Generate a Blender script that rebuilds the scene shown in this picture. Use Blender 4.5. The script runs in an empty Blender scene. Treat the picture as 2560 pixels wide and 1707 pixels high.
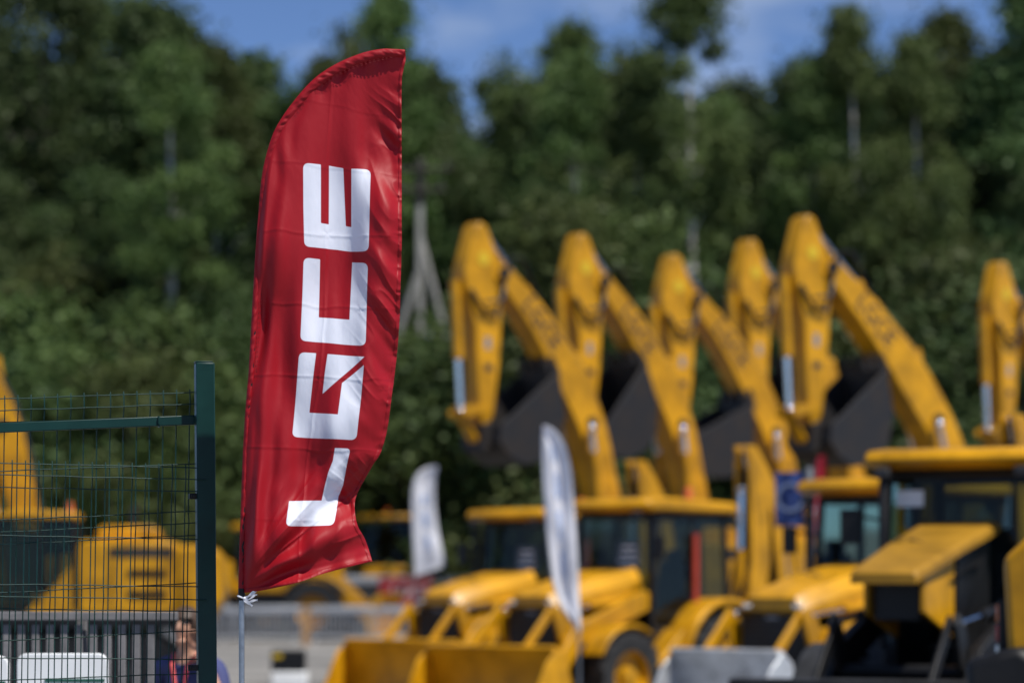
import bpy, bmesh, math, random
import numpy as np
from mathutils import Vector, Matrix

# ------------------------------------------------------------------ camera, sky, sun, exposure
scene = bpy.context.scene
col = scene.collection
F = 105.0 / 36.0 * 2560.0          # focal length in photograph pixels
EYE, HOR = 1.7, 1474.0             # eye height, horizon row in the photograph

cam = bpy.data.cameras.new('camera')
cam.lens = 105.0; cam.sensor_width = 36.0
cam.shift_y = (HOR - 853.5) / 2560.0
cam.clip_start = 0.1; cam.clip_end = 3000.0
cam.dof.use_dof = True
cam.dof.focus_distance = 10.85
cam.dof.aperture_fstop = 1.95
camo = bpy.data.objects.new('camera', cam); col.objects.link(camo)
camo.location = (0, 0, EYE); camo.rotation_euler = (math.pi/2, 0, 0)
scene.camera = camo

SUN = Vector((0.45, -0.42, 1.12)).normalized()
sun_el = math.asin(SUN.z); sun_az = math.atan2(SUN.x, SUN.y)
sl = bpy.data.lights.new('sun', 'SUN'); sl.energy = 5.0; sl.angle = math.radians(0.53); sl.color = (1.0, 0.955, 0.88)
so = bpy.data.objects.new('sun', sl); col.objects.link(so)
so.rotation_euler = SUN.to_track_quat('Z', 'Y').to_euler()
so.location = (20, -30, 60)

world = bpy.data.worlds.new('World'); scene.world = world; world.use_nodes = True
wn, wl = world.node_tree.nodes, world.node_tree.links
wn.clear()
wout = wn.new('ShaderNodeOutputWorld'); wbg = wn.new('ShaderNodeBackground')
sky = wn.new('ShaderNodeTexSky'); sky.sky_type = 'NISHITA'; sky.sun_disc = False
sky.sun_elevation = sun_el; sky.sun_rotation = sun_az
sky.altitude = 2400; sky.air_density = 0.52; sky.dust_density = 0.0; sky.ozone_density = 5.0
wtc = wn.new('ShaderNodeTexCoord'); wmap = wn.new('ShaderNodeMapping')
wmap.inputs['Scale'].default_value = (7.0, 7.0, 15.0)
wmap.inputs['Location'].default_value = (3.35, 0.0, 0.55)
wnoi = wn.new('ShaderNodeTexNoise'); wnoi.inputs['Scale'].default_value = 1.0; wnoi.inputs['Detail'].default_value = 6; wnoi.inputs['Roughness'].default_value = 0.52
wrmp = wn.new('ShaderNodeValToRGB')
wrmp.color_ramp.elements[0].position = 0.53; wrmp.color_ramp.elements[0].color = (0, 0, 0, 1)
wrmp.color_ramp.elements[1].position = 0.74; wrmp.color_ramp.elements[1].color = (0.62, 0.62, 0.62, 1)
wmix = wn.new('ShaderNodeMixRGB'); wmix.inputs[2].default_value = (4.8, 5.3, 5.9, 1)
wl.new(wtc.outputs['Generated'], wmap.inputs['Vector']); wl.new(wmap.outputs[0], wnoi.inputs['Vector'])
wl.new(wnoi.outputs['Fac'], wrmp.inputs[0]); wl.new(wrmp.outputs[0], wmix.inputs[0])
wl.new(sky.outputs[0], wmix.inputs[1]); wl.new(wmix.outputs[0], wbg.inputs['Color'])
wbg.inputs['Strength'].default_value = 0.126
wl.new(wbg.outputs[0], wout.inputs['Surface'])

scene.view_settings.view_transform = 'Standard'; scene.view_settings.look = 'None'
scene.view_settings.exposure = 0.20; scene.view_settings.gamma = 1.0
scene.view_settings.use_curve_mapping = False
scene.cycles.use_denoising = True
scene.cycles.max_bounces = 6; scene.cycles.transparent_max_bounces = 12
scene.cycles.sample_clamp_indirect = 6.0

# ------------------------------------------------------------------ helpers
def at(px, py, Y):
    """A point of the place at distance Y that the photograph shows at pixel (px, py)."""
    return Vector(((px - 1280.0) * Y / F, Y, EYE + (HOR - py) * Y / F))
def gx(px, Y): return (px - 1280.0) * Y / F

def rnd_noise(seed):
    g = np.random.default_rng(seed).random((67, 67)) * 2 - 1
    def f(x, y):
        x = np.asarray(x, float); y = np.asarray(y, float)
        xi = np.floor(x).astype(int); yi = np.floor(y).astype(int)
        fx = x - xi; fy = y - yi
        fx = fx*fx*fx*(fx*(fx*6-15)+10); fy = fy*fy*fy*(fy*(fy*6-15)+10)
        a = g[xi % 67, yi % 67]; b = g[(xi+1) % 67, yi % 67]; c = g[xi % 67, (yi+1) % 67]; d = g[(xi+1) % 67, (yi+1) % 67]
        return (a*(1-fx)+b*fx)*(1-fy) + (c*(1-fx)+d*fx)*fy
    return f

MATS = {}
def mat(name, color, rough=0.5, metal=0.0, var=0.12, scale=3.0, coat=0.0, spec=0.5, bump=0.0, bscale=60.0, color2=None, trans=0.0):
    if name in MATS: return MATS[name]
    m = bpy.data.materials.new(name); m.use_nodes = True
    n, l = m.node_tree.nodes, m.node_tree.links
    b = n['Principled BSDF']
    b.inputs['Roughness'].default_value = rough; b.inputs['Metallic'].default_value = metal
    b.inputs['Coat Weight'].default_value = coat; b.inputs['Specular IOR Level'].default_value = spec
    tc = n.new('ShaderNodeTexCoord'); no = n.new('ShaderNodeTexNoise')
    no.inputs['Scale'].default_value = scale; no.inputs['Detail'].default_value = 5; no.inputs['Roughness'].default_value = 0.6
    l.new(tc.outputs['Object'], no.inputs['Vector'])
    rp = n.new('ShaderNodeValToRGB')
    c2 = color2 if color2 else tuple(min(1, c*(1-var*1.6)) for c in color)
    c1 = tuple(min(1, c*(1+var*0.6)) for c in color)
    rp.color_ramp.elements[0].position = 0.32; rp.color_ramp.elements[0].color = (*c2, 1)
    rp.color_ramp.elements[1].position = 0.62; rp.color_ramp.elements[1].color = (*c1, 1)
    l.new(no.outputs['Fac'], rp.inputs[0]); l.new(rp.outputs[0], b.inputs['Base Color'])
    mr = n.new('ShaderNodeMapRange'); mr.inputs['To Min'].default_value = max(0.02, rough-0.08); mr.inputs['To Max'].default_value = min(1, rough+0.1)
    l.new(no.outputs['Fac'], mr.inputs['Value']); l.new(mr.outputs[0], b.inputs['Roughness'])
    if bump > 0:
        nb = n.new('ShaderNodeTexNoise'); nb.inputs['Scale'].default_value = bscale; nb.inputs['Detail'].default_value = 3
        l.new(tc.outputs['Object'], nb.inputs['Vector'])
        bp = n.new('ShaderNodeBump'); bp.inputs['Strength'].default_value = bump; bp.inputs['Distance'].default_value = 0.01
        l.new(nb.outputs['Fac'], bp.inputs['Height']); l.new(bp.outputs[0], b.inputs['Normal'])
    if trans > 0:
        tr = n.new('ShaderNodeBsdfTranslucent'); l.new(rp.outputs[0], tr.inputs['Color'])
        mx = n.new('ShaderNodeMixShader'); mx.inputs[0].default_value = trans
        l.new(b.outputs[0], mx.inputs[1]); l.new(tr.outputs[0], mx.inputs[2])
        l.new(mx.outputs[0], n['Material Output'].inputs['Surface'])
    MATS[name] = m
    return m

def glass_mat(name, tint, fac=0.12):
    m = bpy.data.materials.new(name); m.use_nodes = True
    n, l = m.node_tree.nodes, m.node_tree.links
    n.remove(n['Principled BSDF'])
    t = n.new('ShaderNodeBsdfTransparent'); t.inputs[0].default_value = (*tint, 1)
    g = n.new('ShaderNodeBsdfGlossy'); g.inputs['Roughness'].default_value = 0.03; g.inputs['Color'].default_value = (0.9, 0.95, 0.95, 1)
    fr = n.new('ShaderNodeFresnel'); fr.inputs[0].default_value = 1.3
    ad = n.new('ShaderNodeMath'); ad.operation = 'ADD'; ad.inputs[1].default_value = 0.0
    l.new(fr.outputs[0], ad.inputs[0])
    mx = n.new('ShaderNodeMixShader'); l.new(ad.outputs[0], mx.inputs[0]); l.new(t.outputs[0], mx.inputs[1]); l.new(g.outputs[0], mx.inputs[2])
    l.new(mx.outputs[0], n['Material Output'].inputs['Surface'])
    return m

YEL = mat('yellow_paint', (0.53, 0.255, 0.004), 0.38, 0, 0.26, 1.9, coat=0.0, spec=0.32)
YELB = mat('bright_yellow_sticker', (0.62, 0.42, 0.012), 0.4, 0, 0.05)
YEL_SHADED = mat('shaded_yellow_paint', (0.32, 0.165, 0.012), 0.5, 0, 0.2, 2.2, spec=0.3)  # darker yellow: shade on the nearest bonnet put into its colour
BLK = mat('black_paint', (0.009, 0.009, 0.010), 0.45, 0, 0.3, 3, spec=0.3)
DKG = mat('dark_grey_steel', (0.026, 0.027, 0.030), 0.55, 0.1, 0.35, 4, spec=0.35)
BUCK = mat('scraped_bucket_steel', (0.016, 0.016, 0.018), 0.55, 0.1, 0.3, 3.2, spec=0.35, color2=(0.030, 0.024, 0.020))
GRY = mat('grey_paint', (0.22, 0.23, 0.25), 0.45, 0, 0.15, 4)
RUB = mat('tyre_rubber', (0.018, 0.018, 0.019), 0.75, 0, 0.4, 6, bump=0.2)
CHR = mat('chromed_rod', (0.62, 0.64, 0.68), 0.16, 1.0, 0.1, 8)
WSTEEL = mat('worn_bright_steel', (0.52, 0.54, 0.57), 0.28, 0.45, 0.25, 3)
GLASS = glass_mat('cab_glass', (0.40, 0.48, 0.46), 0.04)
LAMP = mat('clear_lamp', (0.75, 0.76, 0.78), 0.08, 0.6, 0.05)
AMB = mat('amber_plastic', (0.62, 0.13, 0.015), 0.2, 0, 0.1, coat=0.5)
REDP = mat('red_plastic', (0.45, 0.012, 0.012), 0.25, 0, 0.1, coat=0.4)
REDORG = mat('red_orange_paint', (0.50, 0.055, 0.02), 0.4, 0, 0.12)
ORG = mat('orange_paint', (0.62, 0.17, 0.02), 0.4, 0, 0.12)
WHT = mat('white_plastic', (0.78, 0.80, 0.82), 0.4, 0, 0.05)
SEATM = mat('seat_fabric', (0.03, 0.03, 0.035), 0.8, 0, 0.2)
GREENP = mat('dark_green_powder_coat', (0.0015, 0.030, 0.026), 0.42, 0.0, 0.12, 9, spec=0.3, bump=0.05, bscale=300)
GALV = mat('galvanised_steel', (0.36, 0.39, 0.43), 0.36, 0.85, 0.2, 14, bump=0.05, bscale=200)

class MB:
    """collects shapes into one mesh"""
    def __init__(s): s.v = []; s.f = []
    def add(s, vs, fs):
        o = len(s.v); s.v += [tuple(v) for v in vs]; s.f += [tuple(i+o for i in f) for f in fs]; return s
    def box(s, c, size, rot=None):
        x, y, z = size[0]/2, size[1]/2, size[2]/2
        vs = [Vector(p) for p in ((-x,-y,-z),(x,-y,-z),(x,y,-z),(-x,y,-z),(-x,-y,z),(x,-y,z),(x,y,z),(-x,y,z))]
        if rot is not None:
            R = rot if isinstance(rot, Matrix) else Matrix.Rotation(rot[2],3,'Z') @ Matrix.Rotation(rot[1],3,'Y') @ Matrix.Rotation(rot[0],3,'X')
            vs = [R @ v for v in vs]
        c = Vector(c)
        return s.add([v+c for v in vs], [(0,3,2,1),(4,5,6,7),(0,1,5,4),(1,2,6,5),(2,3,7,6),(3,0,4,7)])
    def box2(s, a, b):
        return s.box([(a[i]+b[i])/2 for i in range(3)], [abs(b[i]-a[i]) for i in range(3)])
    def prism(s, prof, y0, y1, plane='xz'):
        n = len(prof)
        area = sum(prof[i][0]*prof[(i+1)%n][1]-prof[(i+1)%n][0]*prof[i][1] for i in range(n))
        if area < 0: prof = prof[::-1]
        if plane == 'xz': f = lambda p, y: (p[0], y, p[1])
        elif plane == 'yz': f = lambda p, y: (y, p[0], p[1])
        else: f = lambda p, y: (p[0], p[1], y)
        vs = [f(p, y0) for p in prof] + [f(p, y1) for p in prof]
        fs = [tuple(range(n)), tuple(range(2*n-1, n-1, -1))] + [(i, i+n, (i+1)%n+n, (i+1)%n) for i in range(n)]
        flip = (y1 < y0) != (plane == 'xy')
        if plane == 'yz': flip = not flip
        if flip: fs = [f[::-1] for f in fs]
        return s.add(vs, fs)
    def tube(s, pts, r, seg=8, cap=True, flat=None):
        pts = [Vector(p) for p in pts]; n = len(pts)
        rs = r if isinstance(r, (list, tuple)) else [r]*n
        vs, fs = [], []
        prev = None
        for i, p in enumerate(pts):
            d = (pts[min(i+1, n-1)] - pts[max(i-1, 0)])
            d = d.normalized() if d.length > 1e-9 else Vector((0,0,1))
            if prev is None:
                ref = Vector((0,0,1)) if abs(d.z) < 0.9 else Vector((1,0,0))
                u = d.cross(ref).normalized()
            else:
                u = (prev - d*prev.dot(d))
                u = u.normalized() if u.length > 1e-6 else d.orthogonal().normalized()
            prev = u; w = d.cross(u)
            for k in range(seg):
                a = 2*math.pi*k/seg
                vs.append(p + u*(math.cos(a)*rs[i]) + w*(math.sin(a)*rs[i]*(flat or 1)))
        for i in range(n-1):
            for k in range(seg):
                fs.append((i*seg+k, i*seg+(k+1)%seg, (i+1)*seg+(k+1)%seg, (i+1)*seg+k))
        if cap:
            fs.append(tuple(range(seg-1, -1, -1))); fs.append(tuple((n-1)*seg+k for k in range(seg)))
        return s.add(vs, fs)
    def cyl(s, a, b, r, seg=14): return s.tube([a, b], r, seg)
    def lathe(s, prof, c, axis='y', seg=24):
        """prof: (radius, offset along axis)"""
        vs, fs = [], []; n = len(prof); c = Vector(c)
        for (r, o) in prof:
            for k in range(seg):
                a = 2*math.pi*k/seg; p, q = r*math.cos(a), r*math.sin(a)
                vs.append(c + Vector((p, o, q) if axis == 'y' else ((o, p, q) if axis == 'x' else (p, q, o))))
        for i in range(n-1):
            for k in range(seg):
                f = (i*seg+k, i*seg+(k+1)%seg, (i+1)*seg+(k+1)%seg, (i+1)*seg+k)
                fs.append(f if axis != 'y' else f[::-1])
        return s.add(vs, fs)
    def sphere(s, c, r, seg=12, rings=8):
        sc = r if isinstance(r, (tuple, list)) else (r, r, r); c = Vector(c)
        vs = [c + Vector((0,0,-sc[2]))]; fs = []
        for i in range(1, rings):
            t = -math.pi/2 + math.pi*i/rings
            for k in range(seg):
                a = 2*math.pi*k/seg
                vs.append(c + Vector((sc[0]*math.cos(t)*math.cos(a), sc[1]*math.cos(t)*math.sin(a), sc[2]*math.sin(t))))
        vs.append(c + Vector((0,0,sc[2]))); top = len(vs)-1
        for k in range(seg):
            fs.append((0, 1+(k+1)%seg, 1+k)); fs.append((top, top-seg+k, top-seg+(k+1)%seg))
        for i in range(rings-2):
            for k in range(seg):
                a = 1+i*seg+k; b = 1+i*seg+(k+1)%seg
                fs.append((a, b, b+seg, a+seg))
        return s.add(vs, fs)
    def mesh(s, name, ang=35):
        me = bpy.data.meshes.new(name)
        me.from_pydata(s.v, [], s.f); me.update()
        me.polygons.foreach_set('use_smooth', [True]*len(me.polygons))
        me.set_sharp_from_angle(angle=math.radians(ang))
        return me
    def build(s, name, m, parent=None, bevel=0.0, ang=35):
        me = s.mesh(name, ang); me.materials.append(m)
        return link(name, me, parent, bevel)

def link(name, me, parent=None, bevel=0.0):
    o = bpy.data.objects.new(name, me); col.objects.link(o)
    if parent is not None: o.parent = parent
    if bevel > 0:
        b = o.modifiers.new('bevel', 'BEVEL'); b.width = bevel; b.segments = 2; b.limit_method = 'ANGLE'; b.angle_limit = math.radians(40)
    return o
def tag(o, label=None, cat=None, group=None, kind=None):
    if label: o['label'] = label
    if cat: o['category'] = cat
    if group: o['group'] = group
    if kind: o['kind'] = kind
    return o
def empty(name, loc=(0,0,0), rz=0.0, scale=1.0):
    o = bpy.data.objects.new(name, None); col.objects.link(o)
    o.location = loc; o.rotation_euler = (0, 0, rz); o.scale = (scale,)*3
    o.empty_display_size = 0.2
    return o
KIDS = {}
def children(o): return [c for c in bpy.data.objects if c.parent == o]
def copy_tree(o, parent=None, drop=()):
    c = o.copy(); col.objects.link(c); c.parent = parent
    for ch in children(o):
        if ch.name.split('.')[0] in drop: continue
        copy_tree(ch, c)
    return c

def text_mesh(s, size, m, name):
    cu = bpy.data.curves.new(name, 'FONT'); cu.body = s; cu.size = size; cu.extrude = 0.002; cu.align_x = 'CENTER'; cu.align_y = 'CENTER'; cu.offset = 0.012*size
    o = bpy.data.objects.new(name, cu); col.objects.link(o)
    bpy.context.view_layer.update()
    me = bpy.data.meshes.new_from_object(o.evaluated_get(bpy.context.evaluated_depsgraph_get()))
    bpy.data.objects.remove(o); bpy.data.curves.remove(cu)
    me.materials.clear(); me.materials.append(m); me.name = name
    return me
# ------------------------------------------------------------------ the ground, the grassy bank
def ground_z(x, y):
    t = min(1.0, max(0.0, (y - 103.0) / 40.0)); s = t*t*(3-2*t)
    return 5.2*s + 0.25*math.sin(x*0.11+1.0)*s
ASPH = mat('pale_asphalt', (0.20, 0.192, 0.182), 0.9, 0, 0.38, 0.22, bump=0.3, bscale=40)
GRASSM = mat('meadow_grass', (0.055, 0.085, 0.022), 0.95, 0, 0.4, 0.5, color2=(0.035, 0.05, 0.015), bump=0.6, bscale=12)
g = MB()
xs = [-900, -300, -120, -60, -30, 0, 30, 60, 120, 300, 900]; ys = [-60, 0, 30, 60, 90, 103, 106]
g.add([(x, y, 0.0) for y in ys for x in xs], [(j*11+i, j*11+i+1, (j+1)*11+i+1, (j+1)*11+i) for j in range(6) for i in range(10)])
tag(g.build('ground', ASPH), 'pale grey paved display yard', None, None, 'structure')
g = MB()
xs = np.linspace(-160, 160, 60); ys = np.concatenate([np.linspace(102.9, 150, 40), [200, 400, 1500]])
vs = [(float(x if y < 200 else x*8), float(y), ground_z(x, y)+0.02) for y in ys for x in xs]
g.add(vs, [(j*60+i, j*60+i+1, (j+1)*60+i+1, (j+1)*60+i) for j in range(len(ys)-1) for i in range(59)])
tag(g.build('grass_bank', GRASSM), 'grassy bank rising to the wood', None, None, 'structure')
# blades of grass standing on the visible edge of the bank
rg = np.random.default_rng(5)
n = 9000
gxs = rg.uniform(-18, 24, n); gys = rg.uniform(104, 124, n)
vs = []; fs = []
for i in range(n):
    x, y = float(gxs[i]), float(gys[i]); z = ground_z(x, y); h = float(rg.uniform(0.15, 0.5)); w = 0.05
    a = float(rg.uniform(0, 3.14)); dx, dy = math.cos(a)*w, math.sin(a)*w; lx, ly = float(rg.normal(0, .1)), float(rg.normal(0, .1))
    vs += [(x-dx, y-dy, z), (x+dx, y+dy, z), (x+lx, y+ly, z+h)]; fs.append((3*i, 3*i+1, 3*i+2))
me = bpy.data.meshes.new('grass'); me.from_pydata(vs, [], fs); me.materials.append(GRASSM)
tag(link('grass', me), 'rough grass on the bank behind the barriers', 'grass', None, 'stuff')

# ------------------------------------------------------------------ trees
def leaf_mat(name, c1, c2):
    m = bpy.data.materials.new(name); m.use_nodes = True
    n, l = m.node_tree.nodes, m.node_tree.links; b = n['Principled BSDF']
    at_ = n.new('ShaderNodeAttribute'); at_.attribute_name = 'shade'
    oi = n.new('ShaderNodeObjectInfo')
    mx = n.new('ShaderNodeMixRGB'); mx.inputs[1].default_value = (*c1, 1); mx.inputs[2].default_value = (*c2, 1)
    l.new(at_.outputs['Fac'], mx.inputs[0])
    hs = n.new('ShaderNodeHueSaturation')
    mr = n.new('ShaderNodeMapRange'); mr.inputs['To Min'].default_value = 0.62; mr.inputs['To Max'].default_value = 1.25
    mh = n.new('ShaderNodeMapRange'); mh.inputs['To Min'].default_value = 0.485; mh.inputs['To Max'].default_value = 0.53
    l.new(oi.outputs['Random'], mr.inputs[0]); l.new(mr.outputs[0], hs.inputs['Value'])
    l.new(oi.outputs['Random'], mh.inputs[0]); l.new(mh.outputs[0], hs.inputs['Hue'])
    l.new(mx.outputs[0], hs.inputs['Color']); l.new(hs.outputs[0], b.inputs['Base Color'])
    b.inputs['Roughness'].default_value = 0.6; b.inputs['Specular IOR Level'].default_value = 0.25
    tr = n.new('ShaderNodeBsdfTranslucent'); l.new(hs.outputs[0], tr.inputs['Color'])
    ms = n.new('ShaderNodeMixShader'); ms.inputs[0].default_value = 0.25
    l.new(b.outputs[0], ms.inputs[1]); l.new(tr.outputs[0], ms.inputs[2]); l.new(ms.outputs[0], n['Material Output'].inputs['Surface'])
    return m
LEAF_BIRCH = leaf_mat('birch_leaves', (0.042, 0.072, 0.017), (0.125, 0.165, 0.048))
LEAF_DARK = leaf_mat('aspen_leaves', (0.030, 0.058, 0.016), (0.100, 0.140, 0.048))
LEAF_LIGHT = leaf_mat('willow_leaves', (0.045, 0.072, 0.018), (0.125, 0.160, 0.050))
BARK = mat('grey_brown_bark', (0.11, 0.09, 0.075), 0.9, 0, 0.4, 2.0, bump=0.5, bscale=20)
BIRCH = mat('white_birch_bark', (0.50, 0.49, 0.46), 0.8, 0, 0.1, 1.6, color2=(0.10, 0.09, 0.08), bump=0.3, bscale=20)

def make_tree(name, H, crown_lo, R, nclump, nleaf, leaf, trunk_r, prof, seed, leafm, barkm, spread=0.9, fork=False):
    """tapered trunk, limbs and a crown of leaf-sized faces gathered in clumps round the limb ends"""
    rng = np.random.default_rng(seed); rr = random.Random(seed)
    root = empty(name)
    pts = [Vector((0, 0, -0.3))]; x = y = 0
    for i in range(1, 10):
        x += rr.uniform(-.22, .22)*H/20; y += rr.uniform(-.22, .22)*H/20
        pts.append(Vector((x, y, H*0.96*i/9)))
    def tp(z):
        t = max(0, min(0.999, z/(H*0.96)))*9; i = int(t); return pts[i].lerp(pts[i+1], t-i)
    tb = MB(); tb.tube(pts, [trunk_r*(1-0.93*i/9) for i in range(10)], 8)
    lb = MB(); cl = []
    for k in range(nclump):
        t = rr.random()**0.85
        z = H*(crown_lo + (1-crown_lo)*t)
        rad = R*prof(t)
        a = rr.uniform(0, 2*math.pi); rho = rad*math.sqrt(rr.uniform(0.04, 1.0))
        c = tp(z) + Vector((math.cos(a)*rho, math.sin(a)*rho, rr.uniform(-.4, .4)))
        cl.append((c, spread*rr.uniform(0.6, 1.25)))
        if k % 3 == 0:
            z0 = max(H*0.08, z - rho*rr.uniform(0.5, 1.1) - 0.3); p0 = tp(z0)
            mid = p0.lerp(c, .5) + Vector((0, 0, rr.uniform(-.1, .4)))
            lb.tube([p0, mid, c], [max(.03, trunk_r*0.34*(1-z0/H)+.02), .035, .015], 5, cap=False)
    tr = tb.build('trunk', barkm, root)
    lb.build('limbs', barkm, root)['kind'] = 'stuff'
    per = max(1, nleaf // len(cl))
    C = np.repeat(np.array([c for c, s in cl]), per, 0); S = np.repeat(np.array([s for c, s in cl]), per)
    N = len(C)
    off = rng.normal(0, 0.5, (N, 3)) * S[:, None] * np.array([1, 1, .75]); P = C + off
    a1 = rng.normal(0, 1, (N, 3)); a1 /= np.linalg.norm(a1, axis=1)[:, None]
    a2 = rng.normal(0, 1, (N, 3)); a2 -= (a2*a1).sum(1)[:, None]*a1; a2 /= np.linalg.norm(a2, axis=1)[:, None]
    L = leaf * rng.uniform(.6, 1.35, N)[:, None]
    V = np.empty((N, 4, 3)); V[:, 0] = P - a1*L; V[:, 1] = P + a2*L*.55 - a1*L*.1; V[:, 2] = P + a1*L; V[:, 3] = P - a2*L*.55 + a1*L*.1
    me = bpy.data.meshes.new('crown')
    me.vertices.add(4*N); me.vertices.foreach_set('co', V.ravel())
    me.loops.add(4*N); me.loops.foreach_set('vertex_index', np.arange(4*N, dtype=np.int32))
    me.polygons.add(N); me.polygons.foreach_set('loop_start', np.arange(0, 4*N, 4, dtype=np.int32))
    me.update()
    sh = np.repeat(np.clip(np.repeat(rng.uniform(0, 1, len(cl)), per)*.6 + rng.uniform(0, .5, N), 0, 1), 4)
    at_ = me.attributes.new('shade', 'FLOAT', 'POINT'); at_.data.foreach_set('value', sh.astype(np.float32))
    me.materials.append(leafm); link('crown', me, root)
    return root

pr_round = lambda t: max(.12, math.sin(math.pi*min(1, t*0.93+0.07))**0.6)
pr_tall = lambda t: max(.10, (math.sin(math.pi*(t*0.86+0.14)))**0.8 * (1-0.35*t))
pr_cone = lambda t: max(.06, 1-t*0.97)
pr_open = lambda t: max(.2, 0.55+0.45*math.sin(t*9))*(1-0.45*t)
TREES = {
 'birch': make_tree('birch_tree', 22, .30, 3.1, 70, 20900, 0.119, .30, pr_tall, 11, LEAF_BIRCH, BIRCH, .9),
 'openbirch': make_tree('birch_tree', 22, .42, 3.0, 44, 15200, 0.119, .34, pr_open, 23, LEAF_BIRCH, BIRCH, .9),
 'tallbirch': make_tree('birch_tree', 24, .56, 2.6, 48, 17000, .115, .34, pr_tall, 29, LEAF_BIRCH, BIRCH, .9),
 'aspen': make_tree('aspen_tree', 20, .18, 3.6, 95, 26600, 0.126, .26, pr_round, 37, LEAF_DARK, BARK, .92),
 'aspen2': make_tree('aspen_tree', 20, .14, 4.0, 105, 28500, 0.126, .28, pr_tall, 41, LEAF_DARK, BARK, .92),
 'sapling': make_tree('young_tree', 9, .04, 2.0, 60, 15200, 0.091, .09, pr_cone, 53, LEAF_LIGHT, BARK, .8),
 'bush': make_tree('bush', 6.5, .02, 3.4, 70, 20900, 0.098, .08, pr_round, 67, LEAF_LIGHT, BARK, .85),
 'darkbush': make_tree('bush', 7.5, .0, 3.6, 80, 22800, 0.105, .08, pr_round, 71, LEAF_DARK, BARK, .9),
}
BASEH = {'tallbirch': 24, 'birch': 22, 'openbirch': 22, 'aspen': 20, 'aspen2': 20, 'sapling': 9, 'bush': 6.5, 'darkbush': 7.5}
used = set(); trng = random.Random(9)
def place_tree(kind, px, top, Y, label, group, wide=1.0):
    proto = TREES[kind]
    o = proto if kind not in used else copy_tree(proto)
    used.add(kind)
    x = gx(px, Y); gz = ground_z(x, Y); h = EYE + (HOR-top)*Y/F - gz
    s = h/BASEH[kind]
    o.location = (x, Y, gz); o.rotation_euler = (0, 0, trng.uniform(0, 6.28)); o.scale = (s*wide, s*wide, s)
    tag(o, label, 'bush' if 'bush' in kind else 'tree', group)
G1 = 'trees on the skyline of the wood'
sky_trees = [
 ('aspen2', -40, -90, 128, 'dense dark tree cut by the left edge of the picture'),
 ('aspen', 110, -60, 124, 'tall dark tree next to the leftmost one, crown leaving the top edge'),
 ('birch', 235, -35, 130, 'birch in the left mass of trees, third from the left edge'),
 ('aspen2', 345, -5, 122, 'broad dark tree whose top just reaches the upper edge at left'),
 ('aspen', 455, 62, 127, 'rounded tree where the left treeline starts to step down'),
 ('birch', 545, 95, 122, 'birch halfway down the falling treeline left of the red flag'),
 ('aspen2', 640, 140, 128, 'dark tree behind the upper left edge of the red flag'),
 ('aspen', 725, 205, 124, 'lowest tree of the left treeline, behind the curved flag edge'),
 ('openbirch', 848, 55, 116, 'loose birch rising just left of the red flag tip'),
 ('birch', 960, -45, 122, 'tall tree right behind the tip of the red flag'),
 ('aspen', 1040, 165, 126, 'dark rounded tree just right of the flag tip'),
 ('aspen', 1110, 330, 132, 'lower tree beside the blue gap right of the flag'),
 ('openbirch', 1275, 128, 120, 'slim airy birch right of the blue gap'),
 ('birch', 1412, 45, 124, 'pointed birch above the second excavator arm'),
 ('openbirch', 1540, 100, 128, 'thin open birch left of the tallest centre birch'),
 ('birch', 1632, 112, 133, 'narrow tree hugging the left side of the tallest centre birch'),
 ('tallbirch', 1735, -150, 108, 'tallest centre birch with pale trunk, crown cut by the top edge'),
 ('aspen', 1975, 165, 124, 'dark tree below the small white cloud'),
 ('aspen2', 2085, 150, 130, 'broad tree right of the small white cloud'),
 ('tallbirch', 2140, -5, 109, 'birch with forked pale trunk above the tallest excavator'),
 ('birch', 2290, 95, 128, 'shorter birch between two tall ones at the right'),
 ('birch', 2378, 10, 120, 'tall birch with leaning white trunk near the right edge'),
 ('aspen', 2468, 110, 126, 'dark tree second from the right edge'),
 ('aspen2', 2580, -40, 118, 'dense tree cut by the right edge of the picture'),

 ('tallbirch', 2030, 130, 110, 'slender pale-trunked birch left of the forked one'),
 ('tallbirch', 2300, 70, 110, 'slender pale-trunked birch right of the forked one'),
 ('tallbirch', 1585, 150, 109, 'slender pale-trunked birch left of the tallest centre birch'),
 ('tallbirch', 1440, 120, 110, 'slender birch just right of the pointed one'),
 ('tallbirch', 420, 90, 110, 'slender pale-trunked birch in the left mass of trees'),
]
for k, px, top, Y, lab in sky_trees: place_tree(k, px, top, Y, lab, G1, trng.uniform(.95, 1.15) if px < 760 or px > 2400 else trng.uniform(.80, 1.0))
GB = 'trees filling the wood behind the front row'
for i in range(46):
    px = -140 + i*62 + trng.uniform(-18, 18)
    lo_, hi_ = next((a, b) for lim, a, b in ((420, 130, 300), (760, 240, 380), (1130, 220, 330), (1240, 320, 390), (1700, 190, 300), (1880, 170, 300), (2000, 235, 300), (2900, 160, 270)) if px < lim)
    top = trng.uniform(lo_, hi_)
    place_tree(trng.choice(['aspen', 'aspen2', 'birch', 'aspen']), px, top, trng.uniform(137, 158), 'dark forest tree standing behind the skyline trees, only gaps show it', GB, trng.uniform(1.1, 1.4))
GM = 'lower trees along the front of the wood'
mids = [('aspen', -20, 420), ('aspen2', 130, 520), ('aspen', 300, 430), ('aspen2', 430, 560), ('aspen', 570, 470), ('aspen2', 700, 560), ('aspen', 1085, 520), ('aspen2', 1010, 600), ('aspen', 1230, 500), ('aspen2', 1500, 430), ('aspen', 1650, 480), ('aspen', 1880, 430), ('aspen2', 2010, 520), ('aspen2', 2150, 560), ('aspen', 2290, 430), ('aspen2', 2420, 400), ('aspen', 2540, 480)]
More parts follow.
